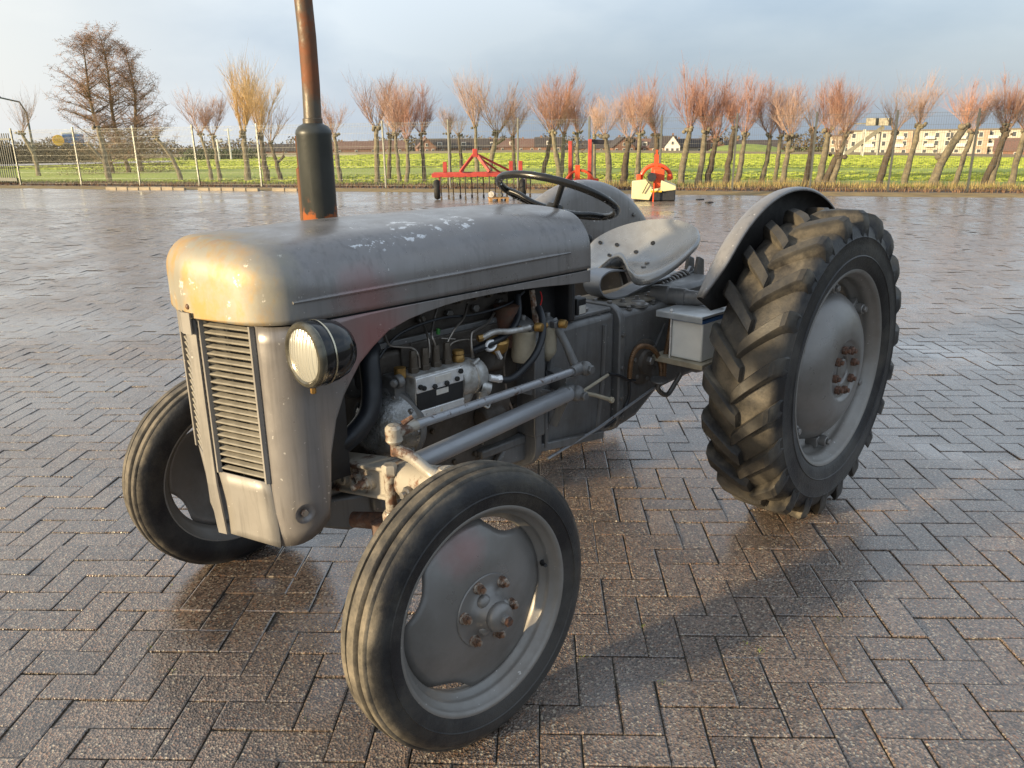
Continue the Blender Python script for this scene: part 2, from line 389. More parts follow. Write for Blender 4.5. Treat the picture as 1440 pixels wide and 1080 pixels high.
m_shoot={'red':simple('red willow shoots',(.46,.25,.175),.7,0,.3,3,c2=(.30,.16,.115)),
 'pink':simple('pinkish willow shoots',(.48,.32,.24),.7,0,.3,3,c2=(.34,.22,.165)),
 'yellow':simple('yellow willow shoots',(.70,.50,.24),.7,0,.25,3,c2=(.50,.34,.16)),
 'brown':simple('brown willow shoots',(.34,.23,.16),.8,0,.3,3)}
m_alder=simple('alder bark',(.15,.115,.075),.9,0,.3,4,.5)
m_atwig=simple('alder twigs',(.36,.21,.13),.9,0,.4,1.2,c2=(.24,.15,.10))
m_galv=simple('galvanised post',(.11,.115,.108),.45,.5,.15,9)
m_wire=simple('fence wire',(.14,.145,.135),.5,.5,.2,9)
m_rim2=simple('implement red paint',(.42,.055,.04),.6,0,.25,7)
m_oran=simple('implement orange red',(.66,.075,.02),.45,0,.2,7)
m_rub=simple('rubber',(.015,.015,.015),.7)
m_tine=simple('spring tine steel',(.10,.08,.06),.6,.4,.3,9)
m_tarp=simple('yellow white tarpaulin',(.62,.58,.34),.6,0,.12,5)
m_tarpd=simple('black rubber skirt',(.02,.022,.028),.5)
m_brickr=simple('red brick wall',(.22,.12,.085),.9,0,.25,2)
m_roofd=simple('dark roof tiles',(.06,.05,.05),.85,0,.3,3)
m_roofr=simple('red roof tiles',(.17,.10,.08),.85,0,.3,3)
m_wall=simple('cream render',(.50,.46,.38),.85,0,.12,.7)
m_wallw=simple('white boards',(.68,.66,.6),.8)
m_glass=simple('dark window glass',(.09,.10,.11),.12,0,.3,2)
m_pink=simple('salmon brick',(.46,.34,.25),.9,0,.2,1)
m_hedge=simple('bare hedge brown',(.17,.12,.06),1,0,.5,.35,c2=(.08,.065,.035))
m_hedgeg=simple('evergreen hedge',(.045,.07,.025),1,0,.5,.6)
m_blue=simple('blue van paint',(.05,.16,.42),.4)
m_yel=simple('yellow paint',(.75,.42,.02),.5)
m_grn=simple('mound grass',(.25,.30,.05),.95,0,.3,.3)
m_path=simple('pale path',(.42,.40,.37),.9,0,.15,.5)
m_conv=simple('weathered conveyor steel',(.20,.185,.15),.6,.3,.3,.8)

# ================================================================ GROUND
def struct(o): o['kind']='structure'; return o
# paver yard boundary: far edge runs parallel to the fence
F0=Vector((-7.263,-29.898,0)); F1=Vector((-19.879,-4.209,0)); FD=(F1-F0).normalized(); FN=Vector((FD.y,-FD.x,0))
if FN.dot(CAM-F0)<0: FN=-FN                       # FN points from fence to yard
def fence_pt(s,off=0,z=0): p=F0+FD*s+FN*off; return Vector((p.x,p.y,z))
E1=Vector((math.cos(R(132.5)),math.sin(R(132.5)),0)); E2=Vector((math.cos(R(222.5)),math.sin(R(222.5)),0))
A_=.107; ORI=Vector((2.592,-.16,0)); o1=ORI.dot(E1); o2=ORI.dot(E2)
yard=MB(); 
ya=[fence_pt(-60,1.35),fence_pt(90,1.35),fence_pt(90,1.35)+FN*120,fence_pt(-60,1.35)+FN*120]
yard.v=[(p.x,p.y,-.0068) for p in ya]; yard.face(0,1,2,3)
yard_o=struct(yard.build('paved_yard',m_joint,smooth=False))
far=MB()
cxy=Vector((CAM.x,CAM.y,0))
def brick_geo(mb,tones,x,y,vert,rng,lod):
    L,W=2*A_,A_; g=(.0015+rng.random()*.0011) if lod else (.0004+rng.random()*.0006)
    x0,x1,y0,y1=(0,L,0,W) if not vert else (0,W,0,L)
    dz=rng.gauss(0,.0011)-(.0025 if rng.random()<.06 else 0); tx=rng.gauss(0,.0022); ty=rng.gauss(0,.0022); ch=.0030+rng.random()*.002 if lod else .0014
    base=E1*(o1+x*A_)+E2*(o2+y*A_); b=len(mb.v)
    cx,cy=(x0+x1)/2,(y0+y1)/2; jx=rng.gauss(0,.0008); jy=rng.gauss(0,.0008)
    def P(u,v,z):
        q=base+E1*(u+jx)+E2*(v+jy); mb.v.append((q.x,q.y,z+dz+(u-cx)*tx*4+(v-cy)*ty*4))
    if lod:
        for (u,v) in ((x0+g,y0+g),(x1-g,y0+g),(x1-g,y1-g),(x0+g,y1-g)): P(u,v,-.0075)
    for (u,v) in ((x0+g,y0+g),(x1-g,y0+g),(x1-g,y1-g),(x0+g,y1-g)): P(u,v,-.0016)
    for (u,v) in ((x0+g+ch,y0+g+ch),(x1-g-ch,y0+g+ch),(x1-g-ch,y1-g-ch),(x0+g+ch,y1-g-ch)): P(u,v,0)
    k=3 if lod else 2; n0=len(mb.f)
    for l in range(k-1):
        for i in range(4): mb.face(b+l*4+i,b+l*4+(i+1)%4,b+(l+1)*4+(i+1)%4,b+(l+1)*4+i)
    mb.face(*[b+(k-1)*4+i for i in range(4)])
    t=rng.random()**1.2*(1 if rng.random()<.9 else -.5); tones.extend([t]*(k*4))
    # make sure the top faces up
def settone(o,t):
    a=o.data.attributes.new('tone','FLOAT','POINT'); a.data.foreach_set('value',t)
cand=[]
RNG=random.Random(3)
for X in range(-160,170):
    for Y in range(-45,210):
        m=(X+Y)%4
        if m not in (0,2): continue
        vert=(m==2)
        p=E1*(o1+(X+(.5 if vert else 1))*A_)+E2*(o2+(Y+(1 if vert else .5))*A_)
        d=p-Vector((CAM.x,CAM.y,CAM.z)); zc=d.dot(fw)
        if zc<.6: continue
        u_=d.dot(rt)/zc*FPX; v_=-d.dot(up)/zc*FPX
        if abs(u_)>860 or v_>640: continue
        if zc>19: continue
        vis=abs(u_)<720 and v_<540
        cand.append((zc if vis else zc+50,X,Y,vert,zc))
cand.sort()
bm_=MB(); bt=[]
nparts=0
for sc_,X,Y,vert,zc in cand:
    if nparts<300 and sc_<50:
        k=MB(); t=[]; brick_geo(k,t,X,Y,vert,RNG,True)
        o=k.build('brick',m_brick,yard_o,smooth=False); settone(o,t); nparts+=1
    else: brick_geo(bm_,bt,X,Y,vert,RNG,zc<6)
o=bm_.build('brick_paving',m_brick,yard_o,smooth=False); settone(o,bt); o['kind']='stuff'
# distant yard surface: damp pavers too small to tell apart (starts beyond the modelled bricks)
fy=MB(); D0=18.3
row=[];row2=[]
for i in range(41):
    px=-500+i*62
    d=ray(px,540); 
    # points where depth along view axis is D0 on the ground
    q=fw+rt*((px-720)/FPX); 
    # solve ground point with zc=D0
    a=(px-720)/FPX*D0; 
    # CAM + fw*D0 + rt*a + up*h -> z=0
    h=-(CAM.z+fw.z*D0+rt.z*a)/up.z; P=CAM+fw*D0+rt*a+up*h
    row.append(Vector((P.x,P.y,-.003)))
    # intersection with the yard's far edge
    dd=Vector((P.x-CAM.x,P.y-CAM.y,0)); e=fence_pt(0,1.35)
    t=(e-cxy).dot(FN)/dd.dot(FN)
    if t<0 or t>40: t=40
    t=max(t,1.0)
    Q=cxy+dd*t; row2.append(Vector((Q.x,Q.y,-.003)))
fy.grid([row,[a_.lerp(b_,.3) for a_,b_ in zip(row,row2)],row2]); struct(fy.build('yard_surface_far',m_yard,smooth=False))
# verge (sand strip), soil strip under the fence, then the field and the terrain to the horizon
def strip(name,o0,o1_,z0,z1,mat,s0=-60,s1=90,n=60,j=0):
    k=MB(); rr=random.Random(5)
    k.grid([[fence_pt(s0+(s1-s0)*i/n,o0+rr.uniform(-j,j),z0) for i in range(n+1)],[fence_pt(s0+(s1-s0)*i/n,(o0+o1_)/2,(z0+z1)/2+.01) for i in range(n+1)],[fence_pt(s0+(s1-s0)*i/n,o1_,z1) for i in range(n+1)]])
    return struct(k.build(name,mat,smooth=True))
strip('verge',1.42,.25,.0,.03,m_verge,n=300,j=.10)
strip('soil_strip',.25,-3.2,.032,.02,m_soil)
ter=MB(); P=[]
for D in (0,3,12,22,30,45,60,80,100,130,160,200,240,280,330,420,700,1500,4000):
    row=[]
    for i in range(81):
        q=fence_pt(-60-D*1.2+(150+D*2.4)*i/80,-3.0-D); q.z=.015 if D<20 else hxy(q); row.append(q)
    P.append(row)
ter.grid(P); struct(ter.build('grass_field',m_field,smooth=True))
gb=MB(); gb.v=[tuple(fence_pt(a,b,-.2)) for a,b in ((-60,1.5),(90,1.5),(90,122),(-60,122))]; gb.face(0,1,2,3); struct(gb.build('ground',m_soil,smooth=False))
tf=MB(); rr=random.Random(21); D=29.5
while D<255:
    sp=.034*D**.78; wd=D*.0052; n=int(1560/ (wd/D*FPX*.8))
    for i in range(n):
        px=-60+1560*(i+rr.random())/n; dd=D+rr.uniform(-.5,.5)*sp; p=B(px,dd,terr(dd,px)-.01) 
        q=p-cxy; 
        if (Vector((p.x,p.y,0))-fence_pt(0)).dot(FN)>-3.3: continue
        a=rr.gauss(0,.75)+YAW+math.pi/2; ex=Vector((math.cos(a),math.sin(a),0))*wd*.6; h=rr.uniform(.05,.085); lean=Vector((math.cos(a+1.57),math.sin(a+1.57),0))*rr.uniform(-.3,.3)*h
        b=len(tf.v); tf.v+=[tuple(p-ex),tuple(p+ex),tuple(p+ex*.8+lean+Vector((0,0,h*rr.uniform(.6,1)))),tuple(p+lean+Vector((0,0,h*rr.uniform(.6,1)))),tuple(p-ex*.9+lean+Vector((0,0,h)))]; tf.face(b,b+1,b+2,b+3,b+4)
    D+=sp
o=tf.build('field_grass',m_field,smooth=False); tag(o,'short bright green winter grass covering the field beyond the fence','grass',kind='stuff')
rs=MB(); P=[]
for D,z in ((243,0.05),(252,.6),(300,.7),(420,.5)):
    P.append([B(-500+62*i,D,terr(D,-500+62*i)+z) for i in range(42)])
rs.grid(P); struct(rs.build('reed_strip',m_reed,smooth=True))
pt=MB(); P=[]
for D in (88,96): P.append([B(-300+20*i,D+i*.05,terr(D)+.25+(0 if D<90 else .09)) for i in range(28)])
pt.grid(P); struct(pt.build('footpath',m_path,smooth=True))
# kerb stones, lit row at the left of the yard edge
kb=MB(); 
for i in range(2): pass
kb.box((0,0,-.04),(.02,.02,.02)); 
kerb=empty('kerb'); kerb['kind']='structure'
kst=MB(); kst.box((0,0,.02),(.42,.12,.14)); ks=kst.build('kerb_stone',m_kerb,kerb,bevel=.012)
ang=math.atan2(FD.y,FD.x); s_=2.8; first=True
while s_<10.5:
    o=ks if first else ks.copy()
    if not first: COL.objects.link(o); o.parent=kerb
    first=False
    p=fence_pt(s_,1.47,0); o.location=(p.x,p.y,rnd.uniform(-.02,.01)); o.rotation_euler=(0,rnd.gauss(0,.01),ang+rnd.gauss(0,.02))
    s_+=.46 if rnd.random()<.8 else .95
# ================================================================ VEGETATION AT THE FENCE (stuff)
def blades(name,mat,n,s0,s1,o0,o1_,h0,h1,wd,lean,label,cat,seed,clump=1):
    k=MB(); rr=random.Random(seed)
    for i in range(n):
        s_=rr.uniform(s0,s1); of=rr.uniform(o0,o1_); c=fence_pt(s_,of,.02); dens=.5+.5*math.sin(s_*.9+seed)*math.sin(s_*.37+2)
        for q in range(clump):
            a=rr.uniform(0,6.28); l=rr.uniform(0,lean); h=rr.uniform(h0,h1)*(.55+.6*dens)
            p=c+Vector((rr.uniform(-.06,.06),rr.uniform(-.06,.06),0)); w2=wd*rr.uniform(.5,1.3); sx=Vector((math.cos(a+1.57),math.sin(a+1.57),0))*w2
            mid=p+Vector((math.cos(a)*l*h*.4,math.sin(a)*l*h*.4,h*.6)); tip=p+Vector((math.cos(a)*l*h,math.sin(a)*l*h,h))
            b=len(k.v); k.v+= [tuple(p-sx),tuple(p+sx),tuple(mid+sx*.7),tuple(mid-sx*.7),tuple(tip)]
            k.face(b,b+1,b+2,b+3); k.face(b+3,b+2,b+4)
    o=k.build(name,mat,smooth=False); tag(o,label,cat,kind='stuff'); return o
blades('undergrowth',m_weed,9000,-14,46,-1.6,.28,.04,.15,.012,.9,'low dead brown weeds along the foot of the mesh fence','undergrowth',1,2)
blades('dry_grass',m_dryg,4200,17,46,-2.6,-.5,.08,.30,.006,.5,'dry yellow grass tufts standing among the willow trunks','dry grass',2,3)
blades('short_grass',m_grn,3500,-14,40,-2.9,-1.0,.05,.14,.008,.5,'short rough grass between the willow trunks on the left','grass',4,3)
# ---------------------------------------------------------------- pollard willows
def crown_mesh(seed,mat,n=150,h=2.2,spread=.75,updr=.5):
    rr=random.Random(seed); k=MB(); src=[(Vector((0,0,0)),Vector((0,0,1)),1.)]*3
    for i in range(rr.randint(4,7)):
        a=rr.uniform(0,6.28); d=Vector((math.cos(a)*spread*.75,math.sin(a)*spread*.75,1)).normalized(); p=Vector((math.cos(a)*.06,math.sin(a)*.06,0)); L=h*rr.uniform(.45,1.08)*(1 if i else 1.12); pts=[p]; r0=rr.uniform(.014,.024)
        for s_ in range(6):
            d=(d+Vector((rr.gauss(0,.10),rr.gauss(0,.10),.13))).normalized(); p=p+d*L/6; pts.append(p)
        k.tube(pts,[r0,r0*.8,r0*.62,r0*.45,r0*.3,r0*.2,r0*.12],4,caps=False)
        for j in (1,2,3,4): src.append((pts[j],(pts[j+1]-pts[j]).normalized(),1-j*.17))
    for i in range(n):
        o,ax,f=rr.choice(src); a=rr.uniform(0,6.28); t=rr.random()**.7*spread; H=h*rr.uniform(.35,1.08)*f*(1-.25*t)
        p=o+Vector((math.cos(a)*.07*rr.random(),math.sin(a)*.07*rr.random(),rr.uniform(-.05,.05)))
        d=(ax+Vector((math.cos(a)*t,math.sin(a)*t,.2))).normalized(); pts=[p]; r0=rr.uniform(.003,.0075)
        for s_ in range(5):
            d=(d+Vector((rr.gauss(0,.12),rr.gauss(0,.12),.09*updr))).normalized(); p=p+d*H/5; pts.append(p)
        k.tube(pts,[r0,r0*.85,r0*.68,r0*.5,r0*.36,r0*.2],3,caps=False)
        for q in range(5):
            j=rr.randint(1,4); e=pts[j]; dd=(pts[j+1]-pts[j]).normalized()+Vector((rr.gauss(0,.5),rr.gauss(0,.5),rr.uniform(0,.3))); dd.normalize(); L=H*rr.uniform(.12,.36)
            k.tube([e,e+dd*L*.5,e+(dd+Vector((0,0,.25)))*L],[r0*.5,r0*.38,r0*.2],3,caps=False)
    return k.build('crown',mat,smooth=False)
crowns={}
def get_crown(kind,var):
    key=(kind,var)
    if key not in crowns:
        o=crown_mesh(hash(kind[0:1])%7+var*13 if 0 else {'red':1,'pink':2,'yellow':3,'brown':4}[kind]*10+var,m_shoot[kind],
            n={'red':210,'pink':190,'yellow':230,'brown':70}[kind],spread={'red':.95,'pink':1.05,'yellow':.55,'brown':.9}[kind])
        crowns[key]=o; return o,True
    return crowns[key],False
def place_crown(kind,var,loc,scale,parent,rz=0):
    o,new=get_crown(kind,var)
    if not new: o=o.copy(); COL.objects.link(o)
    o.parent=parent; o.location=loc; o.scale=scale; o.rotation_euler=(0,0,rz); return o
def pollard(bx,by,hx,hy,topy,kind,label,bend=0,r=.085,stubs=(),dark=False,wide=1.,bough=None,D=None):
    if D is None:
        g=G(bx,by); D=(Vector((g.x,g.y,0))-cxy).length
        D=min(max(D,25.5),46)
    base=B(bx,D,.0); root=empty('pollard_willow',base)
    rr=random.Random(int(bx*7+by))
    hd=B(hx,D,zat(hy,D,hx))-base
    side=(B(bx+50,D)-B(bx,D)).normalized()
    k=MB(); pts=[];rs=[]
    for i in range(9):
        t=i/8; p=hd*t+side*bend*math.sin(t*math.pi)+Vector((rr.gauss(0,.012),rr.gauss(0,.012),0)) ; p.z=max(p.z,0) if i else -.08
        pts.append(p); rs.append(r*(1.35-.45*t if t<.2 else 1.26-.38*t)*rr.uniform(.88,1.14))
    k.tube(pts,rs,9)
    for t_,dxp,dz in stubs:
        p=hd*t_+side*bend*math.sin(t_*math.pi); q=p+side*dxp+Vector((0,0,dz)); k.tube([p,p.lerp(q,.5)+Vector((0,0,-.02)),q],[r*.8,r*.7,r*.75],7); 
        k.ball(q,r*.95,8,(1,1,.8))
        for _ in range(7):
            dd=Vector((rr.gauss(0,.35),rr.gauss(0,.35),1)).normalized(); k.tube([q,q+dd*rr.uniform(.2,.55)],[.008,.003],3,caps=False)
    # knobbly head
    for _ in range(9): 
        k.ball(hd+Vector((rr.gauss(0,.075),rr.gauss(0,.075),rr.gauss(-.01,.045))),r*rr.uniform(.55,1.0),7,(1,1,.85))
    k.build('trunk',m_barkd if dark else m_bark,root,angle=60)
    H=zat(topy,D,hx)-hd.z; sc=H/2.2*1.08
    place_crown(kind,rr.randint(0,4),hd,(sc*wide,sc*wide,sc),root,rr.uniform(0,6.28))
    return tag(root,label,'tree','pollard willows along the mesh fence')
WIL=[
(45,247,32,187,118,'brown','crooked willow with a sparse crown beside the barred gate at far left',dict(bend=.12,wide=.9,stubs=((.55,.15,.25),))),
(145,255,140,180,150,'brown','forked pale willow trunk in front of the tall alders, pale branch to its left',dict(stubs=((.35,-.5,.75),),wide=.6)),
(247,255,220,194,150,'brown','willow bowing left just right of the fence post under the alders',dict(bend=.15,wide=.6,r=.07)),
(291,255,282,188,118,'pink','thin pink willow with a dark kinked trunk beside the fourth fence post',dict(r=.06,bend=.05)),
(303,255,300,190,128,'pink','thin pink willow with a straight trunk, left of the yellow willow',dict(r=.065)),
(343,255,343,186,72,'yellow','tallest pale yellow willow crown, left of the exhaust pipe',dict(r=.10,wide=1.05)),
(370,258,367,190,104,'yellow','yellowish willow directly behind a fence post, left of the exhaust pipe',dict(r=.09,dark=True)),
(390,254,380,200,125,'brown','low forked dark willow nearest the left side of the exhaust muffler',dict(r=.07,stubs=((.45,.28,.25),),dark=True)),
(475,258,470,190,132,'pink','thin pinkish willow just right of the exhaust muffler',dict(r=.07)),
(527,257,530,180,96,'pink','wide pale-trunked willow at the left of the post above the bonnet middle',dict(r=.09,stubs=((.95,.1,.12),))),
(544,252,549,190,110,'pink','grey willow half hidden behind the fence post above the bonnet middle',dict(r=.07,dark=True)),
(559,258,556,188,106,'pink','slim straight willow just right of the post above the bonnet middle',dict(r=.06)),
(568,258,572,196,110,'red','bent willow with reddish crown, second right of the post above the bonnet',dict(r=.06,bend=.05)),
(594,257,593,188,120,'red','thin dark-trunked reddish willow left of the red cultivator',dict(r=.06,dark=True)),
(631,252,632,188,142,'pink','willow right behind the fence post at the left end of the cultivator',dict(r=.055)),
(649,242,645,190,145,'brown','grey stooping willow behind the left half of the cultivator',dict(r=.07,dark=True)),
(670,245,669,178,82,'pink','tall narrow willow with upright shoots behind the cultivator mast',dict(r=.075,wide=.7)),
(687,250,700,187,98,'pink','forked cream-barked willow leaning right behind the cultivator',dict(r=.09,stubs=((.75,.35,.2),),bend=-.06)),
(723,250,721,192,130,'pink','short dark willow stub behind the post at the right of the cultivator',dict(r=.07,dark=True)),
(762,250,776,190,112,'pink','dark trunk leaning right, left of the pale forked trunks above the steering wheel',dict(r=.075,dark=True)),
(789,252,776,183,92,'red','pale trunk leaning left with a broad red crown above the steering wheel',dict(r=.085)),
(790,246,793,188,108,'red','pale upright trunk just left of the red forklift frame',dict(r=.075)),
(812,250,812,186,122,'red','straight willow inside the red forklift frame',dict(r=.07)),
(837,253,835,190,132,'pink','thin knotty willow just right of the red forklift frame',dict(r=.055)),
(856,262,850,190,128,'pink','willow curving left between the forklift frame and the disc mower',dict(r=.085,bend=.08)),
(877,262,885,196,124,'pink','dark leaning willow at the left edge of the disc mower',dict(r=.09,dark=True)),
(899,252,899,187,100,'red','broad crowned willow straight behind the disc mower left half',dict(r=.08)),
(925,250,923,190,106,'red','dark knotted willow behind the post over the disc mower',dict(r=.09,dark=True)),
(958,266,969,182,84,'red','tall willow leaning right with long upright shoots, right of the disc mower',dict(r=.085,wide=.8)),
(985,267,992,184,92,'red','second trunk right of the disc mower with a dense red crown',dict(r=.08)),
(998,262,1007,196,110,'red','short thick stub willow, third right of the disc mower',dict(r=.085,dark=True)),
(1024,268,1032,180,100,'red','dark trunk hidden behind the post left of the near tractor fender',dict(r=.08,dark=True,wide=.8)),
(1039,266,1046,188,102,'red','kinked trunk immediately right of that fender-side post with round red crown',dict(r=.07,bend=.06)),
(1074,260,1082,190,118,'red','bowed trunk with burls midway between two posts above the near fender',dict(r=.065,bend=.06)),
(1095,258,1098,190,108,'red','thin upright reddish willow above the near fender',dict(r=.06)),
(1105,266,1112,192,110,'pink','pale trunk with a side stub above the near fender',dict(r=.075,stubs=((.72,.14,.02),))),
(1138,263,1144,184,112,'brown','sparse brown willow behind the post above the rear tyre',dict(r=.07,dark=True)),
(1157,266,1164,186,98,'red','pale upright willow, first right of the post above the rear tyre',dict(r=.085)),
(1162,266,1180,218,112,'pink','steeply leaning thick trunk between two pale willows above the rear tyre',dict(r=.09,dark=True,wide=.5)),
(1175,266,1188,186,102,'red','willow leaning right with the wide crown in front of the conveyor',dict(r=.075,bend=.04)),
(1243,261,1258,184,102,'brown','sparse dark willow leaning onto the post beside the conveyor',dict(r=.085,dark=True)),
(1280,260,1290,176,102,'pink','willow with an orange knob standing in front of the cream flats',dict(r=.075)),
(1320,265,1355,178,108,'red','thick bent willow with a heavy elbow in front of the cream flats',dict(r=.10,bend=-.10,stubs=((.45,-.12,.1),))),
(1351,262,1366,186,112,'pink','thin mottled trunk left of the last fence post',dict(r=.065)),
(1393,262,1414,184,108,'pink','black leaning trunk crossing behind a pale one at far right',dict(r=.075,dark=True)),
(1403,262,1413,174,98,'red','pale leaning willow with an orange knob at far right',dict(r=.075)),
(1432,262,1440,184,112,'pink','rightmost willow, cut by the edge of the photo',dict(r=.075)),
]
for a in WIL: pollard(*a[:7],**a[7])
# ---------------------------------------------------------------- tall alders (left)
def alder(px,D,h,seed,label,lean=0,sp=1.):
    rr=random.Random(seed); base=B(px,D,terr(D)); root=empty('alder_tree',base); side=(B(px+50,D)-B(px,D)).normalized()
    k=MB(); tw=MB(); n=16; pts=[]
    for i in range(n+1):
        t=i/n; pts.append(Vector((0,0,h*t))+side*(lean*t+.12*math.sin(t*7+seed)))
    k.tube(pts,[.11*(1-t/n)**.8+.012 for t in range(n+1)],7)
    for b in range(84):
        t=rr.uniform(.10,.99); a=rr.uniform(0,6.28); i=min(int(t*n),n-1); p=pts[i].lerp(pts[i+1],t*n-i)
        L=(.95*(1-t)**.55+.22)*h*.28*rr.uniform(.6,1.15)*sp; el=.15+.75*t
        d=Vector((math.cos(a),math.sin(a),el)).normalized(); q=p; bp=[p]
        for s_ in range(5):
            d=(d+Vector((rr.gauss(0,.14),rr.gauss(0,.14),rr.gauss(.02,.1)))).normalized(); q=q+d*L/5; bp.append(q)
        r0=.028*(1-t)+.010; k.tube(bp,[r0,r0*.8,r0*.6,r0*.45,r0*.3,r0*.2],4,caps=False)
        for s_ in range(32):
            j=rr.randint(1,5); e=bp[j]+Vector((rr.gauss(0,.05),rr.gauss(0,.05),rr.gauss(0,.04))); dd=Vector((rr.gauss(0,1),rr.gauss(0,1),rr.gauss(.25,.5))).normalized(); l=rr.uniform(.15,.55)
            e2=e+dd*l; tw.tube([e,e.lerp(e2,.5)+Vector((0,0,.02)),e2],[.007,.005,.003],3,caps=False)
            for u_ in range(3):
                c=e.lerp(e2,rr.uniform(.3,1.05))+Vector((rr.gauss(0,.05),rr.gauss(0,.05),rr.gauss(0,.05)))
                a1=rr.uniform(0,3); v1=Vector((math.cos(a1),math.sin(a1),rr.gauss(0,.5)))*.013; v2=Vector((rr.gauss(0,.6),rr.gauss(0,.6),1))*.022
                b0=len(tw.v); tw.v+=[tuple(c-v1),tuple(c+v2),tuple(c+v1),tuple(c-v2)]; tw.face(b0,b0+1,b0+2,b0+3)
    k.build('trunk',m_alder,root); tw.build('crown',m_atwig,root,smooth=False)
    tag(root,label,'tree','tall bare alders left of the yard')
alder(148,47,6.5,1,'left stem of the three tall alders, with the widest low branches',-.5,1.25)
alder(172,48,6.95,2,'middle and tallest of the three tall bare alders',-.4,1.1)
alder(193,49,6.2,3,'right and shortest of the three tall alders, with drooping side branches',.1,1.25)
def clumps(name,mat,pts,label,cat,seed,n=900,leaf=.14):
    k=MB(); rr=random.Random(seed)
    for (c,sx,sy,sz) in pts:
        for i in range(n):
            v=Vector((rr.gauss(0,1),rr.gauss(0,1),rr.gauss(0,1))).normalized()*rr.random()**.33
            p=c+Vector((v.x*sx,v.y*sy,abs(v.z)*sz)); a=Vector((rr.gauss(0,1),rr.gauss(0,1),rr.gauss(0,1))).normalized()*leaf; b=a.cross(Vector((rr.gauss(0,1),rr.gauss(0,1),rr.gauss(0,1))).normalized())*.35
            q=len(k.v); k.v+=[tuple(p-a),tuple(p+b),tuple(p+a),tuple(p-b)]; k.face(q,q+1,q+2,q+3)
    o=k.build(name,mat,smooth=False); tag(o,label,cat,kind='stuff'); return o
clumps('alder_thicket',m_hedge,[(B(x,46+i%3,terr(46)),1.3,1.3,2.3+.5*math.sin(i)) for i,x in enumerate((112,135,160,185,210,228))],'brown thicket round the feet of the tall alders','thicket',5,1300,.045)
# ================================================================ FENCE
fence=empty('mesh_fence',fence_pt(0)); 
tag(fence,'long galvanised wire mesh fence between the yard and the green field','fence')
posts=[-4.4,-2.2]; 
def s_at(px):  # distance along the fence for a sight line
    d=ray(px,230); d.z=0; n=FN; t=(fence_pt(0)-cxy).dot(n)/d.dot(n); return (cxy+d*t-fence_pt(0)).dot(FD)
PPX=[24,110,193,277,365,453,541,632,728,828,928,1032,1142,1253,1366,1482]
PS=[s_at(x) for x in PPX]; FH=2.03
pm=MB(); pm.box((0,0,FH/2),(.05,.045,FH)); pm.box((0,0,FH+.006),(.056,.05,.012)); p0=None
for i,s_ in enumerate(PS):
    o=pm.build('fence_post',m_galv,fence,smooth=False) if p0 is None else p0.copy()
    if p0 is None: p0=o
    else: COL.objects.link(o); o.parent=fence
    o.location=fence_pt(s_)-fence.location; o.rotation_euler=(rnd.gauss(0,.006),rnd.gauss(0,.006),ang)
for i in range(0,len(PS)-1):
    L=PS[i+1]-PS[i]-.08; k=MB(); n=int(L/.055)
    for j in range(n+1):
        x=-L/2+L*j/n; k.box((x,0,1.03),(.0042,.0042,1.90))
    for z in (.10,.28,.48,.68,.88,1.08,1.28,1.48,1.68,1.88,1.965): 
        for yy in (-.006,.006): k.box((0,yy,z),(L,.005,.0055))
    o=k.build('mesh_panel',m_wire,fence,smooth=False); o.location=fence_pt((PS[i]+PS[i+1])/2)-fence.location; o.rotation_euler=(0,0,ang); o['kind']='stuff'
# barred gate at the far left
g=empty('bar_gate',fence_pt(PS[0]-.12,.0,.05),ang+R(180)-R(8)); tag(g,'tall barred steel gate at the far left edge of the yard','gate')
k=MB(); k.box((2,0,.18),(4.0,.06,.12)); k.build('bottom_rail',m_galv,g,smooth=False)
k=MB(); k.box((2,0,1.62),(4.0,.05,.06)); k.build('top_rail',m_galv,g,smooth=False)
b0=None
for i in range(30):
    if b0 is None: k=MB(); k.box((0,0,.95),(.028,.028,1.75)); b0=o=k.build('bar',m_galv,g,smooth=False)
    else: o=b0.copy(); COL.objects.link(o); o.parent=g
    o.location=(.06+i*.13,0,0)
